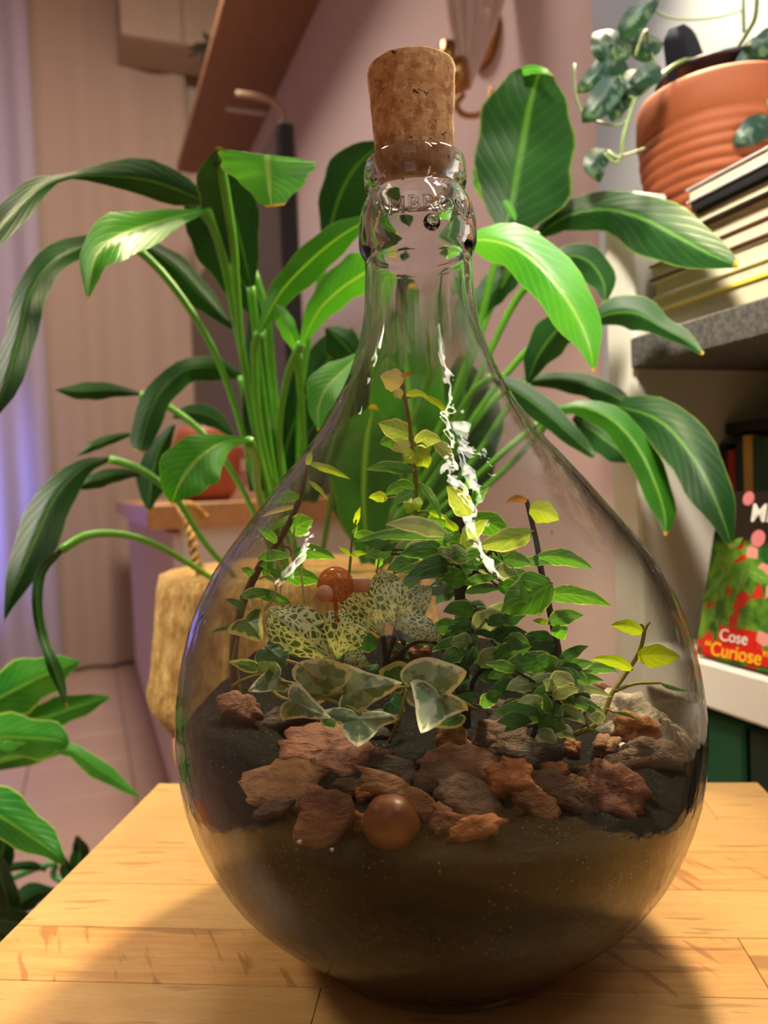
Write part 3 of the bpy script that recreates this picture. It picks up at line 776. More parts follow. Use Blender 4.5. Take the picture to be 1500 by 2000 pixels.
# ---------------------------------------------------------------- books lying on the slab
PAGES = NT('page_block'); _v = PAGES.coord('Object', (1, 1, 900)); _n = PAGES.noise(_v, 1.0, 2)
PAGE = PAGES.done(PAGES.principled(PAGES.mix(_n, srgb(180, 168, 140), srgb(222, 212, 188)), .85))
def book(s0, s1, o0, o1, z, th, col, label, page=PAGE, cover=.0022, spine_front=False):
    b = thing('book', bk_((s0 + s1) / 2, (o0 + o1) / 2, z), label, 'book', 'books lying on the grey slab')
    cm = plain('cover', col, .45, .06)
    bbox(s0, s1, o0, o1, z, z + cover, .0004).build('cover', cm, b)
    bbox(s0, s1, o0, o1, z + th - cover, z + th - .0002, .0004).build('cover', cm, b)
    bbox(s0 + .003, s1 - .003, o0 + (.002 if not spine_front else .001), o1 - .004, z + cover, z + th - cover, 0).build('page_block', page, b)
    if spine_front: bbox(s0, s1, o0, o0 + .0018, z, z + th - .0002, .0004).build('spine', cm, b)
    else: bbox(s0, s1, o1 - .003, o1, z, z + th - .0002, .0004).build('spine', cm, b)
z = ZS
BL = [(.052, .36, .010, .022, srgb(226, 200, 40), 'book with bright yellow cover lowest in the stack on the grey slab', False),
      (.050, .36, .012, .013, srgb(196, 186, 120), 'thin cream book second from the bottom of the slab stack', False),
      (.056, .36, .014, .017, srgb(214, 206, 190), 'pale grey book above the thin cream one on the slab', False),
      (.054, .36, .012, .015, srgb(92, 60, 48), 'book with thin dark brown cover in the middle of the slab stack', False),
      (.058, .36, .016, .016, srgb(176, 160, 140), 'tan book over the brown covered one in the slab stack', False),
      (.118, .37, .010, .012, srgb(44, 38, 36), 'shorter book with dark cover set back in the slab stack', False),
      (.120, .37, .006, .008, srgb(30, 30, 34), 'slim black book just under the top book of the stack', True),
      (.116, .37, .004, .013, srgb(170, 168, 172), 'silver grey book on top of the stack under the clay pot', False)]
tot = sum(b[3] for b in BL); sc_ = .118 / tot
for s0, s1, o0, th, col, lb_, sf in BL:
    book(s0, s1, o0, .215, z, th * sc_, col, lb_, spine_front=sf); z += th * sc_
ZB = z
# small white thing lying at the slab's end
m = MB(); m.box(bk_(.022, .03, CAM.z + .276), UB * .016, NB * .02, (0, 0, .0058), .002)
tag(m.build('eraser', WHITE), 'small white block on the end panel of the bookcase', 'block')

# ---------------------------------------------------------------- things in the cube below
def standing(s, w, h, o, dep, col, label, z=ZL):
    b = thing('book', bk_(s, o + dep / 2, z), label, 'book', 'dark books standing in the bookcase')
    cm = plain('cover', col, .5, .08)
    bbox(s - w / 2, s + w / 2, o, o + .003, z, z + h, .0008).build('spine', cm, b)
    bbox(s - w / 2, s - w / 2 + .002, o, o + dep, z, z + h, .0004).build('cover', cm, b)
    bbox(s + w / 2 - .002, s + w / 2, o, o + dep, z, z + h, .0004).build('cover', cm, b)
    bbox(s - w / 2 + .002, s + w / 2 - .002, o + .003, o + dep - .004, z, z + h - .004, 0).build('page_block', PAGE, b)
SB = [(.0505, .0095, .196, srgb(38, 34, 32), 'black spine book standing first in the white bookcase cube'),
      (.0610, .0105, .190, srgb(168, 44, 48), 'book with dark red spine among the black ones'),
      (.0715, .0095, .198, srgb(24, 34, 44), 'dark blue spine book between the red and the yellow one'),
      (.0830, .0125, .203, srgb(200, 150, 66), 'book with ochre yellow spine among the dark ones'),
      (.1030, .0260, .200, srgb(20, 56, 38), 'dark green spine book next to the ochre one'),
      (.1325, .0290, .204, srgb(30, 28, 30), 'black spine book past the dark green one'),
      (.1640, .0310, .195, srgb(40, 24, 24), 'maroon spine book at the far side of the cube')]
for s, w, h, col, lb_ in SB: standing(s, w, h, .10, .14, col, lb_)
# black box lying over the books
tag(bbox(.047, .19, .105, .235, ZL + .2045, ZL + .218, .003).build('box', BLACK), 'flat black box lying across the standing dark books', 'box')
# green and blue binders under the lower shelf
for k, (s, w, h, col, lb_) in enumerate([(.085, .07, .30, srgb(20, 96, 62), 'green binder standing under the white shelf'),
                                         (.150, .05, .30, srgb(16, 50, 40), 'dark green binder beside the bright green one'),
                                         (.215, .07, .27, srgb(24, 30, 70), 'navy blue binder under the white shelf'),
                                         (.290, .06, .28, srgb(40, 40, 46), 'charcoal binder next to the navy one')]):
    b = thing('binder', bk_(s, .14, .40), lb_, 'binder', 'binders under the white shelf')
    bbox(s - w / 2, s + w / 2, .05, .23, .3999, .40 + h, .003).build('body', plain('binder_cover', col, .5), b)
bbox(.045, LEN - .045, 0, DEP - .008, .36, .3995, .003).build('shelf', WHITE, case)

# ---------------------------------------------------------------- plant book facing out: dark title field, foliage photo, red banner
def cover_mat():
    n = NT('plant_book_cover'); u, v, _ = n.sep(n.uv())
    big = n.vor(n.coord('Object', (1, 1, 1)), 100.0, 'F1', 'Color'); hue = n.sep(big)[0]
    st = n.noise(n.coord('Object', (60, 60, 22), (0, .7, 0)), 1.0, 3)
    g = n.mix(n.ramp(st, [(.35, 0.0), (.65, 1.0)]), srgb(28, 84, 30), srgb(120, 168, 50))
    c = n.mix(n.ramp(hue, [(.74, 0.0), (.76, 1.0)]), g, srgb(196, 52, 34))
    c = n.mix(n.ramp(hue, [(.965, 0.0), (.975, 1.0)]), c, srgb(226, 150, 140))
    top = n.math('ADD', v, n.math('MULTIPLY', n.math('SUBTRACT', n.noise(n.coord(), 30, 2), .5), .10))
    c = n.mix(n.ramp(top, [(.66, 0.0), (.72, 1.0)]), c, srgb(40, 28, 24))
    return n.done(n.principled(c, .28))
# cover plane: lower left corner to upper left corner as it leans back, and to the right
c0 = bk_(.112, .005, ZL)
cu = (Vector((0, 0, 1)) * .97 + NB * .22).normalized()
cr = -UB
cn = cr.cross(cu).normalized()                       # towards the viewer
if cn.dot(CAM - c0) < 0: cn = -cn
CWD, CHT = .17, .150
c0.z = ZL + .0035
pb = thing('plant_book', c0 + cr * CWD / 2, 'book with red and green foliage cover and a red banner leaning on the white shelf', 'book')
m = MB(); m.box(c0 + cr * CWD / 2 + cu * CHT / 2 - cn * .007, cr * CWD / 2, cu * CHT / 2, cn * .0058, .001); m.build('page_block', PAGE, pb)
obj('cover', [c0, c0 + cr * CWD, c0 + cr * CWD + cu * CHT, c0 + cu * CHT], [(0, 1, 2, 3)], cover_mat(), pb, [(0, 0), (1, 0), (1, 1), (0, 1)])
def text(body, size, mat, parent, name, o, xdir, ydir, ndir, extr=.0002, bold=0.0):
    cu_ = bpy.data.curves.new('t', 'FONT'); cu_.body = body; cu_.size = size; cu_.extrude = extr; cu_.offset = bold
    t = bpy.data.objects.new('t', cu_); COL.objects.link(t)
    dg = bpy.context.evaluated_depsgraph_get()
    me = bpy.data.meshes.new_from_object(t.evaluated_get(dg))
    vs = [Vector(o) + xdir * v.co.x + ydir * v.co.y + ndir * (v.co.z + extr) for v in me.vertices]
    fs = [tuple(p.vertices) for p in me.polygons]
    bpy.data.objects.remove(t); bpy.data.meshes.remove(me)
    return obj(name, vs, fs, mat, parent, smooth=False)
RED = plain('banner_red', srgb(206, 30, 24), .35, .05)
def ray_cover(px, py):
    d = (P(px, py, 1) - CAM); t = (c0 - CAM).dot(cn) / d.dot(cn); return CAM + d * t
# banner lies on the cover; two lines of lettering run along it
A, B_, C_ = ray_cover(1372, 1276), ray_cover(1502, 1304), ray_cover(1376, 1248)
bx = (B_ - A).normalized(); by = cn.cross(bx).normalized()
if by.z < 0: by = -by
hb = (C_ - A).dot(by); LB = .115
T_ = ray_cover(1408, 1222); s0 = (T_ - A).dot(bx); hb2 = (T_ - A).dot(by)
m = MB()
m.box(A + bx * LB / 2 + by * hb / 2 + cn * .0006, bx * LB / 2, by * hb / 2, cn * .0004)
m.box(A + bx * (s0 + .0195) + by * (hb * .9 + hb2) / 2 + cn * .0006, bx * .0205, by * (hb2 - hb * .9) / 2, cn * .00042)
m.build('banner', RED, pb)
WHT = plain('white_print', srgb(238, 232, 222), .4, .02); YEL = plain('yellow_print', srgb(240, 190, 40), .4, .02)
text('Cose', .0150, WHT, pb, 'lettering', A + bx * (s0 + .0015) + by * (hb * 1.12) + cn * .0016, bx, by, cn, .0002, .0001)
text('\u201cCuriose\u201d', .0175, YEL, pb, 'lettering', A + bx * .003 + by * (hb * .02) + cn * .0012, bx, by, cn, .0002, .0002)
text('MI', .022, WHT, pb, 'lettering', ray_cover(1466, 1018) + cn * .0006, cr, cu, cn, .0002, .0004)
PINK = plain('pink_print', srgb(208, 120, 124), .5, .1)
for (x, y, r) in ((1463, 974, .0062), (1482, 1052, .0075)):
    q = ray_cover(x, y) + cn * .0004; m = MB(); m.lathe([(r, 0), (r, .0004)], q, 24, cn, cr); m.build('printed_flower', PINK, pb)
GL = small_leaf('printed_leaf', srgb(60, 130, 40), srgb(120, 170, 60), srgb(170, 200, 90), .0)
for (a, b, w) in (((1372,1172),(1440,1098),.005), ((1440,1160),(1462,1090),.006), ((1400,1225),(1418,1120),.005), ((1455,1110),(1510,1140),.006), ((1380,1215),(1420,1170),.007), ((1420,1078),(1452,1050),.004)):
    q0, q1 = ray_cover(*a) + cn * .0005, ray_cover(*b) + cn * .0005
    t = (q1 - q0); nn = cn.cross(t).normalized(); vs, fs, uv = [], [], []
    for i in range(9):
        s = i / 8; ww = w * math.sin(math.pi * (.06 + .94 * s)) ** .8
        for j in (-1, 0, 1): vs.append(q0 + t * s + nn * ww * j); uv.append((.5 + .5 * j, s))
    for i in range(8):
        for j in (0, 1): fs.append((i * 3 + j, i * 3 + j + 1, i * 3 + j + 4, i * 3 + j + 3))
    obj('printed_leaf', vs, fs, GL, pb, uv, [(0, 0)] * len(vs))

# ---------------------------------------------------------------- clay pot with trailing satin pothos
TERRA2 = plain('clay', srgb(150, 78, 42), .7, .10, 30, .12)
pc = P(1404, 260, .80); pc = Vector((pc.x, pc.y, ZB))
pot = thing('clay_pot', pc, 'ribbed terracotta pot standing on the stack of books', 'pot')
H = .132
pr = [(.030, .0), (.052, .0), (.058, .004)]
for k in range(8):
    z0 = .008 + k * .0105; r0 = .060 + .0185 * math.sin(min(1, k / 6.5) * math.pi / 2)
    pr += [(r0 - .0012, z0), (r0 + .0010, z0 + .003), (r0 + .0014, z0 + .0065), (r0 - .0008, z0 + .0095)]
pr += [(.0795, .0955), (.0820, .098), (.0815, H - .004), (.079, H), (.073, H), (.071, H - .03), (.02, H - .032)]
m = MB(); m.lathe(pr, pc, 64); m.build('body', TERRA2, pot, True)
NAVY = plain('nursery_pot_plastic', srgb(26, 30, 44), .35, .08)
npot = thing('nursery_pot', pc + Vector((0, 0, H - .031)), 'black plastic nursery pot set inside the terracotta pot', 'pot')
m = MB(); m.lathe([(.050, .001), (.060, .050), (.062, .050), (.062, .054), (.058, .054), (.054, .044), (.01, .042)], pc + Vector((0, 0, H - .031)), 40); m.build('body', NAVY, npot, True)
q = P(1340, 130, .765)
ribbon('flap', [(1356,190,.775,52,48),(1348,150,.77,46,42),(1338,110,.765,40,36),(1328,72,.76,34,30),(1321,52,.76,16,16)], NAVY, npot, 10, -10, 12, 3)
po = thing('satin_pothos', pc + Vector((0, 0, H)), 'satin pothos with silver splashed leaves trailing from the terracotta pot', 'plant')
for i, (a, b, c, w) in enumerate([
 ((1214,74),(1244,35),(1288,-12),24), ((1230,112),(1200,88),(1172,60),28), ((1236,112),(1262,92),(1296,84),26), ((1192,112),(1162,150),(1127,182),20),
 ((1190,88),(1200,125),(1226,158),24), ((1208,150),(1178,195),(1137,240),28), ((1246,136),(1236,166),(1212,190),24), ((1184,294),(1160,318),(1172,356),22),
 ((1290,130),(1262,150),(1225,176),22), ((1505,72),(1470,130),(1437,186),34), ((1510,236),(1470,256),(1432,286),26), ((1520,60),(1490,90),(1450,92),24),
 ((1520,200),(1480,190),(1440,176),22), ((1180,60),(1172,90),(1186,128),20), ((1225,175),(1205,205),(1195,238),22)]):
    d0 = .72 + .03 * ((i * 7) % 5) / 5
    ribbon('leaf', [(a[0],a[1],d0,3,3),((a[0]*2+b[0])/3,(a[1]*2+b[1])/3,d0-.004,w*.9,w*.9),(b[0],b[1],d0-.008,w,w),((b[0]+c[0]*2)/3,(b[1]+c[1]*2)/3,d0-.004,w*.6,w*.6),(c[0],c[1],d0+.006,1,1)], POTHOS, po, 22, -22, 14, 3, .05, .1, i)
VINE = plain('pothos_vine', srgb(128, 150, 96), .5, .2, 200, .2)
for path, r in (([(1375,120,.77),(1335,118,.76),(1290,148,.745),(1258,178,.735),(1240,195,.73),(1228,230,.73),(1216,270,.73),(1212,310,.735),(1185,296,.735)], .0022),
             ([(1240,195,.73),(1222,180,.73),(1212,160,.73),(1208,150,.73)], .0018), ([(1290,148,.745),(1270,100,.74),(1262,60,.735),(1240,110,.73)], .0016),
             ([(1375,110,.79),(1345,95,.79),(1330,90,.80),(1300,92,.80)], .0012), ([(1440,95,.79),(1462,60,.76),(1476,30,.74),(1480,-30,.73)], .0022), ([(1455,-40,.80),(1452,0,.80),(1453,62,.80)], .002),
             ([(1255,-10,.80),(1290,28,.80),(1340,38,.80),(1400,34,.80),(1450,20,.80)], .001), ([(1440,100,.79),(1480,90,.76),(1510,70,.73)], .002), ([(1212,310,.735),(1200,318,.735),(1180,300,.735)],.0014),
             ([(1440,100,.79),(1490,170,.73),(1512,236,.72)], .002), ([(1258,290,.76),(1230,300,.75),(1195,312,.74)], .0012), ([(1122,125,.74),(1124,180,.74),(1140,225,.74),(1175,240,.73),(1205,245,.73),(1225,235,.73)], .0012)):
    stalk('vine', path, r, VINE, po, 18)

# ---------------------------------------------------------------- brass wall lamp with shell shade
n = NT('aged_brass'); BRASS = n.done(n.principled(srgb(168, 122, 66), .32, None, Metallic=1.0))
n = NT('rose_glass'); _c = n.coord()
SHELL = n.done(n.principled(n.mix(n.noise(_c, 40, 2), srgb(206, 172, 156), srgb(226, 196, 180)), .2, None, Alpha=.82))
dl = 1.40
lamp = thing('wall_lamp', P(912, 230, dl), 'brass wall lamp with a ribbed rose glass shell shade', 'lamp')
vs, fs = [], []
na, nr = 57, 12
for side in (0, 1):
    for i in range(nr + 1):
        r = i / nr
        for j in range(na):
            a = -1 + 2 * j / (na - 1)
            hw = 6 + 66 * math.sin(min(1, r * 1.15) * math.pi / 2)
            top = -150 - 40 * (1 - a * a)
            y = 172 + (top - 172) * r
            x = 914 + 26 * r + hw * math.sin(a * 1.35)
            dd = -.055 * r ** .7 * math.cos(a * 1.35) + .007 * r * math.cos(a * 1.35 * 14) + side * .004
            vs.append(P(x, y, dl + dd))
    b = side * (nr + 1) * na
    for i in range(nr):
        for j in range(na - 1):
            k = b + i * na + j; q = (k, k + 1, k + na + 1, k + na); fs.append(q if side else q[::-1])
obj('shell_shade', vs, fs, SHELL, lamp)
m = MB(); m.tube([P(874, 132, dl - .05), P(874, 86, dl - .05)], .0145, 20); m.build('lamp_socket', BRASS, lamp, True)
q = P(890, 150, dl - .03)
m = MB(); m.lathe([(.012, -.042), (.026, -.038), (.030, -.02), (.030, .02), (.026, .038), (.012, .042)], P(872, 152, dl - .045), 28, (RT * .9 - _fw * .42), UP); m.build('cup', BRASS, lamp, True)
m = MB(); m.tube([P(*s) for s in catmull([(905,185,dl-.02),(892,205,dl),(905,224,dl+.01),(935,224,dl+.04),(955,200,dl+.07),(962,160,dl+.10),(968,110,dl+.14)], 26)], .0055, 10); m.build('arm', BRASS, lamp, True)
wp = P(972, 95, 1.4); t = (wp.x + .384 * wp.y - .82)
q = on_wall(1.52, .001); q.z = P(975, 90, 1.52).z
m = MB(); m.lathe([(.055, 0), (.055, .010), (.045, .018), (.01, .02)], q, 32, -NW, (0, 0, 1)); m.build('wall_plate', BRASS, lamp, True)
# small dark hook above
m = MB(); qq = P(768, 0, 1.95); m.ball(qq, .014); tag(m.build('wall_hook', plain('dusky_hook', srgb(110, 84, 84), .6), smooth=True), 'small dusky round hook on the wall at the top of the photo', 'hook')
# ================================================================ TABLE
TLc = Vector((-.193, .6205, 0)); E1 = Vector((.2745 + .193, .574 - .6205, 0)).normalized(); E2 = Vector((E1.y, -E1.x, 0))
TWD, TLN, TTH = .4698, .62, .027
ANG = math.atan2(E1.y, E1.x)
table = thing('wooden_table', TLc + E1 * TWD / 2 + E2 * TLN / 2, 'small beech butcher block table carrying the big glass bottle', 'table')
def tp(a, b, z): p = TLc + E1 * a + E2 * b; return Vector((p.x, p.y, z))
BEECH = wood('beech_stave', srgb(198, 152, 90), srgb(212, 168, 106), (7, 60, 60), .38, (2.6, .63, .40), .22, None, -ANG)
BEECH2 = wood('beech_stave_flecked', srgb(196, 140, 78), srgb(220, 170, 104), (5, 60, 60), .38, (1.6, .60, .5), .25, ((150, 22, 1), -.45), -ANG)
rows = [0, .019, .065, .111, .157, .203, .249, .295, .341, .387, .433, .479, .525, .571, TLN]
cuts = {0: [.2], 1: [.13, .42], 2: [.28], 3: [.10, .44], 4: [.33], 5: [.385], 6: [.18], 7: [.3], 8: [.1, .4], 9: [.25], 10: [.15, .35], 11: [.3], 12: [.2], 13: [.12, .4]}
for i in range(len(rows) - 1):
    xs = [0] + cuts[i] + [TWD]
    for j in range(len(xs) - 1):
        m = MB(); g = .00012
        m.box(tp((xs[j] + xs[j + 1]) / 2, (rows[i] + rows[i + 1]) / 2, TABLE - TTH / 2), E1 * ((xs[j + 1] - xs[j]) / 2 - g), E2 * ((rows[i + 1] - rows[i]) / 2 - g), (0, 0, TTH / 2), .00035)
        m.build('plank', BEECH2 if i == 5 or (i, j) == (3, 1) else BEECH, table)
for (a, b) in ((.04, .04), (TWD - .04, .04), (.04, TLN - .04), (TWD - .04, TLN - .04)):
    m = MB(); m.box(tp(a, b, (TABLE - TTH) / 2), E1 * .019, E2 * .019, (0, 0, (TABLE - TTH) / 2), .002); m.build('leg', BEECH, table)
for (a0_, b0_, a1_, b1_) in ((.06, .04, TWD - .06, .04), (.06, TLN - .04, TWD - .06, TLN - .04), (.04, .06, .04, TLN - .06), (TWD - .04, .06, TWD - .04, TLN - .06)):
    p, q = tp(a0_, b0_, 0), tp(a1_, b1_, 0); c = (p + q) / 2; h = (q - p) / 2; nn = Vector((-h.y, h.x, 0)).normalized()
    m = MB(); m.box((c.x, c.y, TABLE - TTH - .03), h, nn * .009, (0, 0, .0295), .001); m.build('apron', BEECH, table)

# ================================================================ GLASS DEMIJOHN
AX = Vector((.0229, .40, 0))
PROF = [(-.235, .060), (-.2345, .0655), (-.231, .0715), (-.225, .0766), (-.22, .0822), (-.215, .0879), (-.21, .0934), (-.205, .0988), (-.20, .1038), (-.195, .1083), (-.19, .1121), (-.185, .1154),
        (-.18, .1182), (-.175, .1207), (-.17, .1229), (-.16, .1266), (-.15, .1295), (-.14, .1311), (-.13, .1321), (-.12, .1325), (-.11, .1320), (-.10, .1310), (-.09, .1294), (-.08, .1273),
        (-.07, .1245), (-.06, .1210), (-.05, .1165), (-.04, .1109), (-.03, .1038), (-.02, .0958), (-.01, .0876), (0, .0797), (.01, .0711), (.02, .0622), (.03, .0546), (.04, .0479), (.05, .0421),
        (.06, .0374), (.07, .0336), (.08, .0307), (.09, .0289), (.10, .0282), (.108, .0278), (.113, .0276), (.1165, .0278), (.1185, .0290), (.1215, .0302), (.126, .0304), (.131, .0302), (.136, .0297), (.141, .0286), (.145, .0268), (.1475, .0252),
        (.1490, .0244), (.1502, .0246), (.1515, .0256), (.154, .0262), (.158, .0263), (.162, .0261), (.1645, .0254), (.166, .0240), (.1665, .0225), (.166, .0212)]
PROF.sort(key=lambda t: 0)   # already bottom to lip
WTH = .0026
inner = [(z, max(.012, r - WTH)) for z, r in PROF if -.228 < z < .150]
inner = [(-.2305, .055), (-.2295, .064)] + inner
inner_neck = [(.152, .0210), (.158, .0208), (.163, .0209)]
def prof_r(z):
    for (z0, r0), (z1, r1) in zip(PROF, PROF[1:]):
        if z0 <= z <= z1 and z1 > z0: return r0 + (r1 - r0) * (z - z0) / (z1 - z0)
    return PROF[-1][1]
def glass(name, r0, tint, edge, dustamt=.05):
    n = NT(name); v = n.coord()
    rip = n.noise(n.coord('Object', (1, 1, .45)), 16, 3, .5); fine = n.noise(v, 70, 2, .5)
    h = n.math('ADD', rip, n.math('MULTIPLY', fine, .16))
    nrm = n.bump(h, .34, .012)
    lw = n.n('ShaderNodeLayerWeight'); lw.inputs[0].default_value = .5
    f = lw.outputs['Facing']
    lw2 = n.n('ShaderNodeLayerWeight'); lw2.inputs[0].default_value = .5; n.l(nrm, lw2.inputs['Normal'])
    fr = n.math('ADD', r0, n.math('MULTIPLY', n.math('POWER', lw2.outputs['Facing'], 4.0), .75), clamp=True)
    col = n.mix(n.math('POWER', f, 5.0), tint, edge)
    tr = n.n('ShaderNodeBsdfTransparent'); n.l(col, tr.inputs[0])
    gl = n.n('ShaderNodeBsdfGlossy'); gl.inputs['Roughness'].default_value = .015; n.l(nrm, gl.inputs['Normal'])
    sh = n.mixsh(fr, tr.outputs[0], gl.outputs[0])
    df = n.n('ShaderNodeBsdfDiffuse'); df.inputs[0].default_value = (.75, .72, .66, 1)
    spk = n.ramp(n.noise(v, 900, 2, .6), [(.66, 0.0), (.72, 1.0)])
    cl = n.noise(v, 22, 4, .6)
    du = n.math('MULTIPLY', n.math('ADD', n.math('MULTIPLY', spk, 2.0), n.ramp(cl, [(.40, 0.0), (.8, 1.0)])), dustamt)
    thin = n.mixsh(du, sh, df.outputs[0])
    # the wall thickens towards the neck: true refraction takes over there
    thick = n.n('ShaderNodeBsdfGlass'); thick.inputs['Color'].default_value = (.94, .945, .94, 1); thick.inputs['IOR'].default_value = 1.46; thick.inputs['Roughness'].default_value = 0
    n.l(n.bump(n.noise(n.coord('Object', (1, 1, .4)), 60, 2), .10, .004), thick.inputs['Normal'])
    z = n.sep(n.coord())[2]
    m_ = n.n('ShaderNodeMapRange', interpolation_type='SMOOTHSTEP'); n.l(z, m_.inputs['Value'])
    m_.inputs['From Min'].default_value = .235 + .050; m_.inputs['From Max'].default_value = .235 + .112
    return n.done(n.mixsh(m_.outputs['Result'], thin, thick.outputs[0]))
GLASS = glass('bottle_glass', .020, (.93, .93, .905), (.24, .25, .25), .008)
bottle = thing('glass_demijohn', Vector((AX.x, AX.y, TABLE)), 'large clear glass demijohn terrarium with embossed neck on the table', 'bottle')
ZN = .1135
base = Vector((AX.x, AX.y, TABLE + .0003))
low_in = [(r, z) for z, r in inner if z <= .04]
neck_in = [(.0453, .045), (.0391, .055), (.0342, .065), (.0302, .075), (.0273, .085), (.0256, .095), (.0248, .105), (.0247, ZN)]
top_in = [(.0247, ZN), (.0256, .120), (.0258, .126), (.0252, .134), (.0226, .143), (.0209, .150), (.0209, .163)]
def shell(name, prof, cap0):
    m = MB(); m.lathe([(r, z + .235) for r, z in prof], base, 128, cap0=cap0, cap1=False); return m
m = shell('body', [(r, z) for z, r in PROF if z < ZN] + [(prof_r(ZN), ZN)], True)
m2 = shell('body', low_in + neck_in, True); m.add(m2.v, [q[::-1] for q in m2.f])
m.build('body', GLASS, bottle, True)
ring = [(prof_r(ZN), ZN)] + [(r, z) for z, r in PROF if z > ZN] + top_in[::-1]
m = shell('neck', ring, False); m.build('neck', GLASS, bottle, True)
n = NT('embossed_glass'); _g = n.n('ShaderNodeBsdfGlass')
_g.inputs['Color'].default_value = (.95, .955, .95, 1); _g.inputs['IOR'].default_value = 1.46; _g.inputs['Roughness'].default_value = 0
NECKG = n.done(_g.outputs[0])
# embossed lettering wrapped round the neck collar
def emboss(body, size, ang0, zr, name, mat):
    cu_ = bpy.data.curves.new('t', 'FONT'); cu_.body = body; cu_.size = size; cu_.extrude = .0006; cu_.bevel_depth = .00025; cu_.bevel_resolution = 1; cu_.space_character = 1.12
    t = bpy.data.objects.new('t', cu_); COL.objects.link(t)
    me = bpy.data.meshes.new_from_object(t.evaluated_get(bpy.context.evaluated_depsgraph_get()))
    bm = bmesh.new(); bm.from_mesh(me); bmesh.ops.triangulate(bm, faces=bm.faces[:])
    bm.verts.index_update()
    vs = []
    for v in bm.verts:
        a = ang0 + v.co.x / .0295; z = zr + v.co.y; r = prof_r(z) + v.co.z + .0002
        vs.append(base + Vector((r * math.sin(a), -r * math.cos(a), z + .235)))
    fs = [[v.index for v in f.verts] for f in bm.faces]
    bm.free(); bpy.data.objects.remove(t); bpy.data.meshes.remove(me)
    return obj(name, vs, fs, mat, bottle, smooth=False)
def emb_mat():
    n = NT('embossed_glass')
    lw = n.n('ShaderNodeLayerWeight'); lw.inputs[0].default_value = .5
    fr = n.math('ADD', .06, n.math('MULTIPLY', n.math('POWER', lw.outputs['Facing'], 3.0), .6), clamp=True)
    tr = n.n('ShaderNodeBsdfTransparent'); n.l(n.mix(n.math('POWER', lw.outputs['Facing'], 2.0), (.93, .93, .92), (.45, .44, .42)), tr.inputs[0])
    gl = n.n('ShaderNodeBsdfGlossy'); gl.inputs['Roughness'].default_value = .03
    return n.done(n.mixsh(fr, tr.outputs[0], gl.outputs[0]))
EMB = NECKG
emboss('AMBROSIA', .0112, -.80, .1300, 'lettering', EMB)
a = .18; z = .1245
m = MB(); m.lathe([(.0042, -.0004), (.0040, .0010), (.0030, .0018), (.0014, .0022)], base + Vector((prof_r(z) * math.sin(a), -prof_r(z) * math.cos(a), z + .235)), 28, (math.sin(a), -math.cos(a), .1), (0, 0, 1)); m.build('round_boss', EMB, bottle, True)

# ---------------------------------------------------------------- cork
def cork_mat():
    n = NT('cork'); v = n.coord()
    g = n.vor(v, 330, 'F1', 'Color'); gr = n.sep(g)[0]
    f = n.noise(v, 150, 5, .65); b = n.noise(v, 60, 2)
    c = n.mix(gr, srgb(208, 152, 102), srgb(236, 190, 140))
    c = n.mix(n.ramp(f, [(.38, 1.0), (.52, 0.0)]), c, srgb(180, 122, 78))
    pit = n.ramp(n.noise(v, 210, 2, .5), [(.28, 1.0), (.34, 0.0)])
    c = n.mix(n.math('MULTIPLY', pit, .85), c, srgb(66, 38, 24))
    h = n.math('SUBTRACT', n.math('ADD', f, n.math('MULTIPLY', gr, .25)), pit)
    return n.done(n.principled(c, .9, n.bump(h, .8, .0012)))
CORK = cork_mat()
cz0, cz1 = .1555, .2105
m = MB(); pr = []
for i in range(19):
    t = i / 18; pr.append((.0190 + .0036 * t, cz0 + (cz1 - cz0) * t))
pr = [(.004, cz0 + .0002), (.017, cz0)] + pr + [(.0222, cz1 + .0009), (.0205, cz1 + .0015), (.004, cz1 + .0018)]
m.lathe([(r, z + .235) for r, z in pr], base, 96, jit=lambda a, z: .020 * (noise.noise(Vector((math.cos(a) * 3, math.sin(a) * 3, z * 160))) + .6 * noise.noise(Vector((math.cos(a) * 11, math.sin(a) * 11, z * 420)))) if z > .40 else 0)
tag(m.build('cork_stopper', CORK, smooth=True), 'tapered brown cork stopper plugging the neck of the bottle', 'cork')
# ================================================================ INSIDE THE BOTTLE: SOIL
SOIL_Z = CAM.z - .128
def soil_h(x, y):
    r = math.hypot(x - AX.x, y - AX.y) / .13
    h = SOIL_Z - .022 * r ** 3 * (.35 + .65 * (abs(x - AX.x) / max(1e-4, math.hypot(x - AX.x, y - AX.y)))) 
    u = max(0.0, min(1.0, ((AX.x - x) / .13 - .35) / .6)); h += .034 * u * u * (3 - 2 * u)
    u = max(0.0, min(1.0, ((y - AX.y) / .13 - .15) / .75)); h += .034 * u * u * (3 - 2 * u)
    return h + .0035 * noise.noise(Vector((x * 45, y * 45, 3))) + .0022 * noise.noise(Vector((x * 160, y * 160, 7)))
def soil_mat():
    n = NT('dark_soil'); v = n.coord()
    f = n.noise(v, 190, 5, .7); g = n.noise(v, 60, 3)
    c = n.mix(f, srgb(9, 10, 9), srgb(32, 30, 26))
    sp = n.ramp(n.vor(v, 420, 'F1', 'Distance'), [(.0, 1.0), (.20, 0.0)])  # pale specks: wet glints painted into the colour, along with perlite
    m_ = n.math('MULTIPLY', sp, n.ramp(g, [(.46, 0.0), (.56, 1.0)]))
    c = n.mix(n.math('MULTIPLY', m_, .8), c, srgb(150, 150, 150))
    return n.done(n.principled(c, .8, n.bump(f, .9, .004), Specular_IOR_Level=.12))
SOIL = soil_mat()
def inner_r(z):                                     # inside radius of the glass at height z above the camera level
    return prof_r(z) - WTH - .0006
vs, fs = [], []
NS = 96
zb0 = -.2275
rimz, rimr = [], []
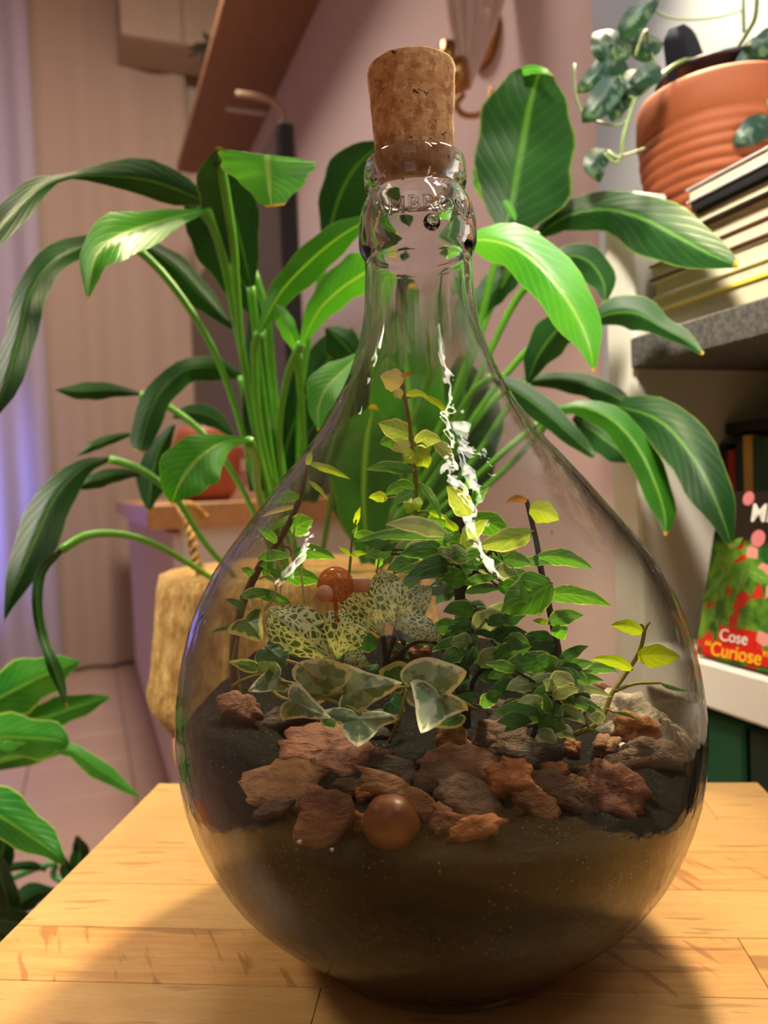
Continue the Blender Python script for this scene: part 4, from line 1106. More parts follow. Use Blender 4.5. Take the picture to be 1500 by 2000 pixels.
for k in range(NS):
    a = 2 * math.pi * k / NS
    z = soil_h(AX.x + .129 * math.cos(a), AX.y + .129 * math.sin(a)) - CAM.z
    rimz.append(z); rimr.append(inner_r(z))
prof_s = list(range(14)); nring = 26
for q in prof_s:
    for k in range(NS):
        a = 2 * math.pi * k / NS
        z = zb0 + (rimz[k] - .0015 - zb0) * q / 13; r = inner_r(z)
        vs.append((AX.x + r * math.cos(a), AX.y + r * math.sin(a), CAM.z + z))
for i in range(nring):
    t = 1 - i / nring
    for k in range(NS):
        a = 2 * math.pi * k / NS
        r = (rimr[k] - .0012) * t
        x, y = AX.x + r * math.cos(a), AX.y + r * math.sin(a)
        vs.append((x, y, soil_h(x, y)))
nr_ = len(prof_s) + nring
for i in range(nr_ - 1):
    for k in range(NS): fs.append((i * NS + k, i * NS + (k + 1) % NS, (i + 1) * NS + (k + 1) % NS, (i + 1) * NS + k))
fs.append(tuple(range(NS - 1, -1, -1)))
vs.append((AX.x, AX.y, soil_h(AX.x, AX.y)))
for k in range(NS): fs.append(((nr_ - 1) * NS + k, (nr_ - 1) * NS + (k + 1) % NS, len(vs) - 1))
tag(obj('soil', vs, fs, SOIL), 'dark damp potting soil filling the bottom of the glass bottle', 'soil', None, 'stuff')

def on_soil(px, py, lift=0.0):
    """point where the line of sight through a pixel meets the soil"""
    d0 = P(px, py, 1) - CAM
    t = (SOIL_Z - .004 + lift - CAM.z) / d0.z
    q = CAM + d0 * t
    for _ in range(3):
        t = (soil_h(q.x, q.y) + lift - CAM.z) / d0.z; q = CAM + d0 * t
    return q, t
# ---------------------------------------------------------------- bark chips and pebble
def bark(name, dark, mid, light):
    n = NT(name); v = n.coord('Object', (1, 1, 2.2))
    f = n.noise(v, 95, 5, .68, .5); g = n.noise(n.coord('Object', (60, 60, 420)), 1.0, 4, .6)
    c = n.mix(n.ramp(f, [(.28, 0.0), (.5, .5), (.72, 1.0)]), dark, light)
    c = n.mix(n.ramp(g, [(.35, .7), (.6, 0.0)]), c, mid)
    return n.done(n.principled(c, .7, n.bump(n.math('ADD', f, n.math('MULTIPLY', g, .5)), .9, .0025)))
BK = {'r': bark('bark_reddish', srgb(75, 38, 24), srgb(112, 63, 42), srgb(154, 95, 68)),
      'o': bark('bark_orange', srgb(123, 65, 31), srgb(163, 93, 47), srgb(190, 123, 70)),
      'b': bark('bark_brown', srgb(51, 31, 22), srgb(84, 56, 38), srgb(132, 95, 68)),
      'd': bark('bark_dark', srgb(31, 22, 17), srgb(54, 38, 29), srgb(86, 63, 47)),
      't': bark('bark_tan', srgb(102, 61, 36), srgb(140, 91, 54), srgb(181, 132, 91)),
      'w': bark('bark_whitened', srgb(150, 136, 118), srgb(196, 184, 164), srgb(226, 216, 198))}
def chip(cx, cy, w, h, ang, kind, label, seed, lift=.003, th=.006, arch=0.0, cat='bark chip', up=.75, group='bark chips on the soil', mat=None, name='bark_chip', ragged=.22):
    c, d = on_soil(cx, cy, lift)
    a = math.radians(ang)
    X0 = RT * math.cos(a) - UP * math.sin(a)
    tc = (CAM - c).normalized()
    N = (tc * (1 - up) + Vector((0, 0, 1)) * up); N = (N - X0 * N.dot(X0)).normalized()
    Y = N.cross(X0).normalized()
    upimg = UP * math.cos(a) + RT * math.sin(a)
    k = max(.30, abs(Y.dot(upimg)))
    W, H = w / 1500 * d / 2, min(h / 1500 * d / 2 / k, .018)
    rnd = random.Random(seed)
    ph = [rnd.random() * 6.28 for _ in range(6)]
    na, nr = 30, 5
    kc = rnd.choice((5, 6, 6, 7))
    cor = [(2 * math.pi * (q + rnd.uniform(-.28, .28)) / kc, rnd.uniform(.82, 1.12)) for q in range(kc)]
    def rad(t):
        t %= 2 * math.pi
        best = 2.0
        for q in range(kc):
            (a0, r0), (a1, r1) = cor[q], cor[(q + 1) % kc]
            if q == kc - 1: a1 += 2 * math.pi
            for tt in (t, t + 2 * math.pi):
                if a0 <= tt <= a1:
                    x0, y0, x1, y1 = r0 * math.cos(a0), r0 * math.sin(a0), r1 * math.cos(a1), r1 * math.sin(a1)
                    den = math.cos(tt) * (y1 - y0) - math.sin(tt) * (x1 - x0)
                    if abs(den) > 1e-6: best = (x0 * (y1 - y0) - y0 * (x1 - x0)) / den
        return best * (1 - ragged * .30 * math.sin(9 * t + ph[2]) + ragged * .22 * math.sin(14 * t + ph[3]) + ragged * .2 * math.sin(4 * t + ph[0]))
    vs, fs = [], []
    for side in (1, -1):
        for i in range(nr + 1):
            q = i / nr
            for j in range(na):
                t = 2 * math.pi * j / na
                ct, st_ = math.cos(t), math.sin(t)
                sq = 1 / max(abs(ct), abs(st_)) ** .35
                r = q * rad(t) * sq
                x, y = r * W * ct, r * H * st_
                nz = noise.noise(Vector((x * 130 + seed, y * 130, side * 3.0))) * .6 + noise.noise(Vector((x * 420 + seed, y * 420, side))) * .3
                z = side * th / 2 * (1 - .35 * q ** 4) + nz * th * .42 - arch * (x / W) ** 2 * W
                if q == 1: z = side * th * .18 + nz * th * .25 - arch * (x / W) ** 2 * W
                vs.append(c + X0 * x + Y * y + N * z)
        b = 0 if side == 1 else (nr + 1) * na
        for i in range(nr):
            for j in range(na):
                if i == 0:
                    f_ = (b + j, b + na + j, b + na + (j + 1) % na) if False else (b, b + na + j, b + na + (j + 1) % na)
                else: f_ = (b + i * na + j, b + (i + 1) * na + j, b + (i + 1) * na + (j + 1) % na, b + i * na + (j + 1) % na)
                fs.append(f_ if side == 1 else f_[::-1])
    # keep the whole piece inside the glass
    dirc = Vector((AX.x - c.x, AX.y - c.y, 0)).normalized()
    for _ in range(40):
        if max(math.hypot(v.x - AX.x, v.y - AX.y) - (inner_r(v.z - CAM.z) - .0008) for v in vs) <= 0: break
        vs = [v + dirc * .0015 for v in vs]
    o0, o1 = nr * na, (nr + 1) * na + nr * na
    for j in range(na): fs.append((o0 + j, o1 + j, o1 + (j + 1) % na, o0 + (j + 1) % na))
    return tag(obj(name, vs, fs, mat or BK[kind]), label, cat, group)
CH = [
 (535,1543,185,80,-8,'t','large flaky tan bark chip at the left of the front row',.004,.008,.0,.6),
 (525,1585,90,26,-18,'b','thin splinter of bark under the large flaky tan chip',.002,.004,0,.5),
 (630,1602,118,112,12,'r','rounded reddish bark chip standing upright left of the brown pebble',.006,.008,0,.12),
 (700,1606,40,52,-60,'o','bright orange crumb of bark tucked behind the upright reddish chip',.004,.005,0,.3),
 (668,1543,96,34,-22,'b','curved brown bark sliver behind the upright reddish chip',.004,.005,.25,.5),
 (712,1548,46,26,-28,'o','little orange bark bit under the arched chip',.003,.005,0,.4),
 (786,1550,180,36,27,'t','long arched bark strip curving over the brown pebble',.016,.005,.30,.35),
 (862,1604,78,46,-16,'r','small ragged red bark chip right of the brown pebble',.003,.006,0,.4),
 (926,1618,106,30,-13,'o','long orange bark stick at the very front of the soil',.002,.006,0,.4),
 (918,1560,150,52,10,'b','mossy olive brown bark slab behind the orange stick',.004,.007,.1,.55),
 (995,1522,105,62,-22,'o','upright light orange bark piece with a dark crack near the centre',.010,.008,.1,.35),
 (1048,1570,130,52,32,'t','sloping tan bark piece below the cracked orange one',.004,.007,.1,.4),
 (1108,1552,165,58,30,'b','dark brown bark slab leaning beside the sloping tan piece',.005,.008,.1,.4),
 (1208,1546,138,84,8,'r','broad smooth reddish bark plate at the right of the front row',.006,.008,.1,.35),
 (1180,1503,104,28,-14,'b','knotty brown twig of bark behind the broad reddish plate',.006,.007,0,.5),
 (1083,1505,58,22,-8,'o','small pale orange splinter behind the dark leaning slab',.006,.005,0,.5),
 (1128,1530,50,18,25,'t','tiny tan splinter lying before the knotty twig',.006,.004,0,.5),
 (885,1444,66,56,12,'o','angular orange bark chip under the ivy leaf tip',.004,.008,0,.3),
 (975,1456,128,66,-14,'b','broad brown bark chip in the middle of the soil',.004,.008,.1,.5),
 (1050,1476,116,54,-16,'d','dark bark chip with pores right of the middle chip',.003,.008,.1,.5),
 (1118,1462,36,34,-20,'o','orange bark cube below the right leaves',.004,.008,0,.3),
 (905,1496,178,46,10,'r','long pinkish bark piece lying across the middle of the soil',.003,.006,.0,.65),
 (640,1472,205,62,6,'r','long shaded bark piece at the left behind the flaky chip',.004,.008,.0,.6),
 (640,1438,110,36,10,'t','light bark scrap under the left ivy leaf',.003,.006,.0,.6),
 (770,1510,120,40,14,'d','dark bark flake in the shaded hollow behind the arched strip',.002,.005,.1,.6),
 (1246,1428,88,60,3,'o','squared tan orange bark block at the right rear',.008,.016,0,.15),
 (1184,1460,50,46,-80,'t','small split bark block beside the squared tan block',.005,.014,0,.2),
 (1292,1478,150,54,4,'b','grey brown bark lump against the right glass wall',.004,.012,0,.4),
 (1168,1349,62,24,2,'r','reddish bark chip behind the low vine leaves',.006,.006,0,.4),
 (800,1272,84,44,-6,'o','orange bark chunk glowing behind the ivy leaves',.020,.010,.0,.15),
 (560,1400,120,40,-20,'d','dark bark piece in the shade at the far left',.004,.007,.0,.5),
 (470,1385,90,46,14,'r','reddish bark piece near the left glass wall',.006,.008,.0,.4),
 (1010,1400,120,50,10,'d','dark bark piece under the bushy leaves',.004,.008,.0,.4),
 (720,1420,140,44,-6,'d','dark bark flake in shade below the ivy',.004,.007,.0,.5),
 (850,1520,110,34,-18,'b','narrow brown chip behind the mossy slab',.004,.006,.1,.6),
]
for i, (cx, cy, w, h, an, kd, lb_, lf, th, ar, up) in enumerate(CH):
    chip(cx, cy, w * 1.08, h * 1.1, an, kd, lb_, 11 * i + 3, lf, th, ar, up=up, ragged=.13 if i == 2 else .24)
chip(1258, 1402, 160, 106, 6, 'w', 'big whitened fibrous bark chunk at the right rear', 501, .010, .014, 0, up=.35)
# fringe of pale fibres on the whitened chunk
m = MB(); rnd = random.Random(4)
for k in range(90):
    t = rnd.random(); x = 1215 + 130 * t; y = 1372 + 80 * t * t
    c, d = on_soil(x, y, .014)
    a = c + Vector((rnd.uniform(-.002, .002), 0, .001)); b = a + RT * rnd.uniform(.001, .006) - UP * rnd.uniform(.004, .012)
    m.tube([a, (a + b) / 2 + RT * .001, b], [.0005, .0004, .0002], 4)
tag(m.build('fibres', plain('pale_fibre', srgb(214, 202, 180), .9), smooth=True), 'pale loose fibres hanging off the whitened bark chunk', 'fibres', None, 'stuff')
c, d = on_soil(764, 1608, .006)
c = P(764, 1605, d * .985); r = px_size(54, d)
def pebble_mat():
    n = NT('pebble'); v = n.coord(); f = n.noise(v, 40, 3)
    return n.done(n.principled(n.mix(f, srgb(104, 58, 34), srgb(138, 82, 52)), .4, n.bump(n.noise(v, 300, 2), .05, .0005)))
m = MB(); m.ball(c, r, r * .9, r * .98, 4, .05, 2)
tag(m.build('pebble', pebble_mat(), smooth=True), 'smooth round brown pebble at the front of the soil', 'pebble')
PERL = plain('perlite', srgb(214, 208, 198), .8, .1, 200, .6)
for i, (x, y, r, lb_) in enumerate([(1205,1448,9,'white perlite crumb beside the split bark block'), (1216,1462,11,'largest white perlite crumb under the squared bark block'), (1232,1456,8,'white perlite crumb right of the largest one'),
                                (1196,1470,8,'white perlite crumb lowest by the split block'), (1246,1466,7,'small white perlite crumb in front of the squared block'), (1276,1462,8,'white perlite crumb farthest to the right'),
                                (585,1645,5,'tiny white grain at the front left of the soil'), (648,1660,4,'tiny white grain near the upright reddish chip')]):
    c, d = on_soil(x, y, .003); m = MB(); m.ball(c, px_size(r, d), None, None, 2, .35, i * 3); tag(m.build('perlite_grain', PERL, smooth=True), lb_, 'perlite', 'white perlite grains')

# ================================================================ PLANTS INSIDE THE BOTTLE
def ovate(t, tipf=1.0, p=.75):
    return max(0.0, math.sin(math.pi * (t ** p)) ) ** .85
def fleaf(plant, base, tip, w, mat, d, dt=0.0, bend=0.0, fold=28, stemat=None, k=3, n=12, wave=.08, seed=0):
    """small leaf from pixel base to pixel tip; bend = sideways sag in px; d depth at the base, dt depth change to the tip"""
    pts = []
    bx, by = base; tx, ty = tip
    l = math.hypot(tx - bx, ty - by); nx, ny = -(ty - by) / l, (tx - bx) / l
    if nx * 0 + ny * 1 < 0: nx, ny = -nx, -ny
    for i in range(7):
        t = i / 6
        s = -bend * 4 * t * (1 - t)
        hw = w / 2 * ovate(.04 + .96 * t)
        pts.append((bx + (tx - bx) * t + nx * s, by + (ty - by) * t + ny * s, d + dt * t - .004 * math.sin(math.pi * t), hw, hw))
    o = ribbon('leaf', pts, mat, plant, fold, -fold, n, k, wave, .1, seed)
    return o
SHADE = {'y': FIG_Y, 'p': FIG_P, 'c': FIG_C, 'o': FIG_O, 'b': FIG_B, 'g': FIG_G, 'd': FIG_D, 'w': FIG_W}
def fill_leaves(name):
    """smaller leaves between the drawn ones of the two bushy plants"""
    spec = {'bushy_fig': [(840, 1090, 95, 55, 14, 'ggdbw'), (960, 1115, 70, 50, 10, 'gwgb'), (950, 1255, 70, 70, 18, 'dgdgw')],
            'right_fig_vine': [(1070, 1325, 85, 50, 20, 'gwgdg'), (1060, 1400, 60, 35, 8, 'gdw')]}.get(name, [])
    rnd = random.Random(99); out = []
    for cx, cy, rx, ry, n, kinds in spec:
        for q in range(n):
            an = rnd.uniform(0, 6.28); s = rnd.uniform(.2, 1)
            x, y = cx + rx * s * math.cos(an), cy + ry * s * math.sin(an)
            di = rnd.uniform(-.5, .5) + (0 if x > cx else math.pi)
            ln = rnd.uniform(40, 66)
            out.append(((x, y), (x + ln * math.cos(di), y + ln * math.sin(di) + 6), rnd.uniform(22, 38), rnd.choice(kinds), rnd.uniform(3, 10), rnd.uniform(-.022, .012)))
    return out
def sprig(name, loc, label, cat, stems, leaves, smat):
    t = thing(name, loc, label, cat, 'plants inside the bottle')
    samples = []
    leaves = list(leaves) + fill_leaves(name)
    for path, r in stems:
        stalk('stem', path, r, smat, t, 22)
        samples += catmull(path, 60)
    rnd = random.Random(len(leaves))
    for i, L in enumerate(leaves):
        b, tp_, w, sh = L[:4]; bend = L[4] if len(L) > 4 else 4
        s = min(samples, key=lambda q: math.hypot(q[0] - b[0], q[1] - b[1]))
        dd = s[2] + rnd.uniform(-.012, .012)
        if len(L) > 5: dd = s[2] + L[5]
        fold = rnd.uniform(12, 34)
        fleaf(t, b, tp_, w, SHADE[sh], dd, rnd.uniform(-.022, -.002), bend, fold, seed=i)
        if math.hypot(s[0] - b[0], s[1] - b[1]) > 5:
            stalk('leaf_stalk', [(s[0], s[1], s[2]), ((s[0] + b[0]) / 2, (s[1] + b[1]) / 2 - 2, (s[2] + dd) / 2), (b[0], b[1], dd)], .00055, smat, t, 6)
    return t
D = .40
sprig('creeping_fig', P(812, 1300, D), 'tall creeping fig with lime and cream leaves climbing into the neck', 'plant',
  [([(812,1330,D),(815,1200,D),(812,1080,D),(812,1000,D),(811,930,D),(806,880,D),(798,820,D),(790,775,D),(784,735,D)], (.0019, .0012))],
  [((784,752),(742,735),46,'c',3), ((788,770),(770,778),22,'c'), ((784,735),(809,730),9,'o',2), ((793,772),(838,776),15,'y',6), ((826,774),(877,816),13,'y',8),
   ((802,850),(738,826),44,'p',0), ((803,858),(742,868),42,'b',4), ((800,862),(760,872),26,'c',-6), ((812,866),(862,862),34,'p',8), ((848,862),(885,912),26,'p',6), ((812,885),(790,905),34,'y',2), ((810,884),(836,914),40,'y',4),
   ((806,922),(712,918),24,'g',9), ((806,920),(740,912),16,'b',5), ((810,955),(752,968),30,'b',10), ((756,974),(720,972),22,'y',3), ((808,962),(768,985),24,'g',4), ((806,968),(796,1004),30,'y',0), ((814,970),(818,1000),20,'y',0),
   ((822,945),(862,1018),17,'b',6), ((838,1000),(870,1015),14,'y',3), ((815,1010),(775,1050),26,'g',4), ((812,1040),(760,1062),22,'b',5), ((816,1060),(850,1085),24,'b',5), ((835,1020),(880,1028),34,'b',6)], STEM_T)
sprig('bushy_fig', P(905, 1400, .385), 'bushy dark stemmed fig with many green leaves in the middle of the bottle', 'plant',
  [([(905,1420,.385),(904,1330,.385),(902,1230,.385),(898,1150,.385),(898,1080,.385),(906,1010,.385),(920,950,.385)], (.0042, .0013)), ([(900,1160,.385),(925,1120,.375),(955,1080,.37),(990,1060,.37)], (.0013, .0009)), ([(912,1400,.385),(925,1330,.38),(960,1290,.37),(1000,1260,.37)], (.0016, .0009)), ([(900,1170,.385),(915,1175,.38),(940,1195,.375)], (.0008, .0005))],
  [((915,1010),(872,950),44,'p',4,-.01), ((920,985),(912,930),28,'b',3), ((922,985),(955,950),26,'g',4), ((922,1012),(1000,1062),48,'b',10,-.01), ((880,1050),(690,1058),26,'g',12,-.01), ((870,1045),(752,1025),36,'w',10,-.012), ((884,1062),(795,1030),34,'g',6),
   ((872,1080),(780,1085),40,'g',8,-.012), ((886,1100),(790,1140),44,'d',10,-.015), ((890,1120),(775,1118),36,'g',8,-.01), ((888,1070),(838,1055),34,'b',3), ((900,1060),(870,1010),26,'y',0), ((902,1075),(868,1028),24,'b',0), ((905,1075),(955,1015),34,'p',8,-.012),
   ((908,1080),(990,1080),26,'w',6), ((910,1100),(1000,1112),28,'g',6), ((915,1120),(985,1110),24,'w',4), ((908,1140),(975,1128),20,'g',4), ((910,1150),(945,1105),20,'p',4), ((905,1155),(985,1150),22,'d',4), ((894,1140),(820,1165),30,'d',4), ((890,1150),(850,1180),30,'d',4),
   ((896,1090),(842,1110),26,'g',4), ((898,1040),(858,1080),24,'b',3), ((905,1030),(935,1075),26,'w',4), ((905,1100),(930,1060),20,'b',3), ((960,1085),(1008,1090),22,'g',3),
   ((925,1230),(990,1200),48,'w',6,-.012), ((910,1210),(975,1250),42,'d',6), ((905,1190),(950,1230),60,'d',6), ((935,1300),(1000,1275),40,'w',8,-.012), ((960,1300),(1040,1262),44,'g',8,-.012), ((930,1310),(985,1335),38,'d',6),
   ((960,1250),(1030,1235),34,'d',5), ((970,1225),(1030,1200),36,'d',6), ((925,1260),(905,1310),40,'d',3), ((990,1290),(1050,1300),30,'g',5), ((930,1360),(870,1390),30,'d',4), ((935,1290),(880,1270),36,'d',5), ((930,1215),(880,1235),38,'d',4), ((975,1275),(1010,1320),38,'g',5),
   ((930,1330),(895,1350),30,'d',4), ((940,1380),(985,1352),30,'g',4)], STEM_D)
sprig('right_fig_vine', P(1085, 1400, .37), 'upright fig vine on the right with a large round green leaf', 'plant',
  [([(1072,1420,.36),(1098,1345,.365),(1088,1260,.37),(1072,1185,.37),(1058,1120,.37),(1048,1060,.37),(1034,1000,.37),(1028,975,.37)], (.0021, .0011)), ([(1040,1440,.345),(1060,1390,.345),(1070,1350,.35)], .0012)],
  [((1030,980),(986,984),15,'o',8), ((1034,995),(1092,1016),46,'y',4,-.006), ((1038,1040),(930,1068),46,'p',-2,-.01), ((1052,1088),(1158,1112),34,'b',10,-.006), ((1078,1140),(978,1196),86,'b',2,-.016), ((1066,1162),(1194,1184),36,'b',10,-.008), ((1072,1215),(1140,1202),34,'g',4,-.006), ((1070,1218),(1040,1212),13,'y',2),
   ((1085,1245),(1110,1228),34,'b',4), ((1080,1255),(1010,1262),40,'d',8), ((1088,1275),(980,1268),44,'d',10), ((1088,1300),(972,1310),46,'g',12,-.012), ((1092,1300),(1150,1262),26,'d',6), ((1090,1310),(1040,1288),36,'g',6,-.012), ((1095,1318),(1160,1296),30,'g',8,-.01), ((1090,1320),(1118,1290),34,'w',4,-.012),
   ((1092,1330),(1020,1340),28,'w',6,-.014), ((1096,1340),(1180,1330),30,'g',8,-.01), ((1092,1345),(1040,1360),26,'g',5,-.016), ((1098,1345),(1150,1352),24,'w',6,-.014), ((1088,1352),(1060,1330),32,'w',4,-.018), ((1085,1360),(1008,1356),24,'g',5,-.016), ((1100,1350),(1196,1362),20,'w',10,-.01), ((1098,1360),(1130,1380),26,'g',5,-.014),
   ((1066,1400),(962,1392),46,'g',8,-.012), ((1060,1392),(1042,1355),26,'w',3), ((1068,1400),(1064,1352),22,'g',2,-.01), ((1050,1420),(1108,1424),48,'g',6,-.012), ((1050,1430),(1088,1452),30,'w',4,-.012), ((1060,1370),(1010,1372),22,'w',5,-.012), ((1105,1370),(1160,1378),22,'w',6,-.012), ((1110,1368),(1180,1392),18,'g',6,-.012), ((1105,1340),(1160,1310),22,'g',6), ((1080,1290),(1030,1240),34,'d',5), ((1075,1380),(1100,1400),20,'d',3), ((1040,1400),(985,1430),28,'d',5)], STEM_D)
sprig('yellow_fig_runner', P(1150, 1420, .36), 'low fig runner with four lime yellow leaves at the far right', 'plant',
  [([(1120,1435,.35),(1160,1418,.35),(1182,1390,.352),(1195,1355,.355),(1225,1312,.36),(1248,1275,.36),(1258,1238,.36),(1252,1218,.36)], (.0013, .0009)), ([(1200,1350,.355),(1240,1336,.36),(1290,1334,.365)], (.0009, .0006)), ([(1150,1420,.35),(1140,1400,.348),(1150,1385,.346),(1172,1380,.346)], .0007), ([(1262,1222,.36),(1270,1216,.36)], .0006), ([(1258,1238,.36),(1264,1222,.36)], .0006)],
  [((1254,1236),(1192,1222),28,'y',6,-.006), ((1246,1282),(1330,1284),46,'y',2,-.006), ((1234,1308),(1152,1288),24,'y',8,-.008), ((1290,1334),(1345,1350),9,'g',-3), ((1200,1392),(1248,1408),8,'g',4), ((1180,1408),(1148,1402),26,'w',4,-.01), ((1150,1424),(1172,1432),6,'g',1), ((1165,1395),(1120,1372),16,'g',3,-.008)], STEM_T)
sprig('climbing_ivy', P(470, 1330, .395), 'climbing ivy on a woody stem against the left glass wall', 'plant',
  [([(462,1370,.40),(456,1280,.40),(470,1190,.40),(505,1110,.40),(545,1055,.40),(575,1000,.40),(592,950,.40),(600,905,.40)], (.0028, .0012))],
  [((600,908),(610,882),13,'y',1), ((604,905),(684,936),16,'y',3,-.005), ((602,940),(640,975),10,'y',3), ((585,970),(520,985),22,'b',6), ((578,990),(505,1012),10,'c',4), ((572,1005),(500,1042),12,'b',-4),
   ((568,1040),(612,1015),46,'b',4), ((575,1080),(656,1092),30,'b',8,-.008), ((505,1090),(570,1088),22,'g',5), ((560,1130),(628,1140),36,'b',8,-.006), ((510,1110),(560,1135),40,'b',5), ((545,1110),(505,1105),22,'b',4), ((470,1165),(540,1160),22,'g',5), ((500,1160),(570,1180),24,'b',4), ((478,1190),(440,1170),16,'d',3), ((470,1222),(412,1236),10,'d',3), ((540,1060),(500,1030),18,'b',4), ((495,1128),(470,1110),18,'g',4)], STEM_R)
# lobed ivy leaves -------------------------------------------------
IVY_OUT = [(0, 0), (.10, -.09), (.26, -.14), (.42, -.08), (.52, .03), (.50, .05), (.40, .20), (.29, .33), (.26, .42), (.22, .60), (.12, .84), (.02, .99), (0, 1.0)]
TRI_OUT = [(0, 0), (.14, -.11), (.34, -.13), (.48, -.06), (.54, .06), (.51, .09), (.38, .30), (.28, .46), (.22, .62), (.12, .83), (.02, .98), (0, 1.0)]
ROUND_OUT = [(0, 0), (.16, -.10), (.36, -.08), (.49, .10), (.50, .30), (.44, .50), (.34, .66), (.22, .82), (.10, .94), (0, 1.0)]
def ivy(plant, base, tip, w, d, out=IVY_OUT, mat=None, dt=-.018, cup=.10, roll=0.0, seed=0, name='leaf'):
    half = catmull([(a, b) for a, b in out], 19)
    loop = [(-a, b) for a, b in half] + [(a, b) for a, b in half[-2:0:-1]]
    bx, by = base; tx, ty = tip; l = math.hypot(tx - bx, ty - by); ux, uy = (tx - bx) / l, (ty - by) / l; nx, ny = -uy, ux
    rnd = random.Random(seed); ph = rnd.random() * 6
    ce = (0, .16)
    vs, uv, uv2 = [], [], []
    rings = [0, .22, .45, .65, .82, .93, 1.0]
    n = len(loop)
    tr = math.tan(math.radians(roll))
    for q in rings:
        for i, (a, b) in enumerate(loop):
            x, y = ce[0] + (a - ce[0]) * q, ce[1] + (b - ce[1]) * q
            x *= 1 + .04 * math.sin(i * .7 + ph)
            px, py = bx + ux * y * l + nx * x * w, by + uy * y * l + ny * x * w
            s = px_size(1, d)
            dd = cup * w * s * (abs(x) * 1.6 + .5 * q * q) + .05 * w * s * q * math.sin(i * .55 + ph) + x * w * s * tr + dt * max(0, y) ** 1.5
            vs.append(P(px, py, d + dd)); uv.append((.5 + x, y)); uv2.append((q, (math.atan2(a, b - .02) / (2 * math.pi) + .5)))
    fs = []
    for r in range(len(rings) - 1):
        for i in range(n):
            j = (i + 1) % n
            if r == 0: fs.append((i, n + i, n + j))
            else: fs.append((r * n + i, (r + 1) * n + i, (r + 1) * n + j, r * n + j))
    return obj(name, vs, fs, mat or IVY, plant, uv, uv2)
iv = thing('variegated_ivy', P(690, 1380, .34), 'grey green ivy with cream edged lobed leaves at the front of the bottle', 'plant', 'plants inside the bottle')
for i, (b, t, w, d, out, mt, roll) in enumerate([
  ((588,1338),(690,1308),78,.335,ROUND_OUT,IVY,10), ((672,1352),(786,1334),92,.325,TRI_OUT,IVY,-10), ((566,1368),(646,1402),64,.330,TRI_OUT,IVY,10), ((704,1394),(698,1458),128,.318,IVY_OUT,IVY,5),
  ((800,1342),(912,1312),84,.325,ROUND_OUT,IVY,-15), ((858,1356),(822,1432),100,.318,TRI_OUT,IVY,10), ((546,1322),(484,1350),52,.345,TRI_OUT,IVY,0), ((500,1304),(446,1292),22,.35,ROUND_OUT,IVY_Y,30), ((506,1316),(540,1296),34,.352,ROUND_OUT,IVY_P,10),
  ((478,1208),(512,1254),72,.362,TRI_OUT,IVY_Y,20), ((640,1400),(655,1425),34,.345,ROUND_OUT,IVY_Y,0), ((900,1395),(850,1420),34,.335,ROUND_OUT,IVY_Y,10), ((790,1330),(740,1310),60,.36,ROUND_OUT,IVY_Y,0), ((520,1262),(560,1300),70,.372,ROUND_OUT,FIG_D,0), ((700,1300),(660,1290),60,.375,ROUND_OUT,FIG_D,0), ((760,1370),(790,1390),40,.35,ROUND_OUT,FIG_D,0)]):
    ivy(iv, b, t, w * 1.16, d, out, mt, roll=roll, seed=i)
for path in ([(470,1330,.36),(510,1318,.352),(550,1330,.345),(588,1338,.337)], [(550,1335,.345),(620,1360,.335),(672,1352,.327)], [(520,1340,.35),(545,1360,.335),(566,1368,.331)], [(620,1360,.335),(680,1380,.325),(704,1394,.319)],
             [(672,1352,.327),(740,1346,.33),(800,1342,.326)], [(800,1342,.326),(835,1345,.322),(858,1356,.319)], [(795,1345,.326),(780,1400,.325),(760,1450,.33)], [(455,1290,.37),(465,1240,.366),(478,1208,.363)], [(858,1356,.319),(890,1365,.33),(930,1385,.34)], [(455,1340,.365),(470,1330,.36)]):
    stalk('stem', path, .0008, STEM_T, iv, 14)
stalk('aerial_root', [(560,1290,.34),(590,1300,.336),(612,1318,.332),(628,1326,.331),(640,1322,.331)], .0007, ROOT, iv, 14)
for path in ([(565,1062,.395),(580,1095,.39),(590,1130,.385),(594,1178,.38)], [(540,1095,.395),(552,1120,.39),(548,1160,.385),(556,1210,.38)], [(575,1030,.39),(572,1075,.385),(574,1110,.38)], [(505,1130,.392),(530,1125,.385),(538,1160,.38),(512,1195,.378)]):
    stalk('aerial_root', path, .0005, ROOT, iv, 16)
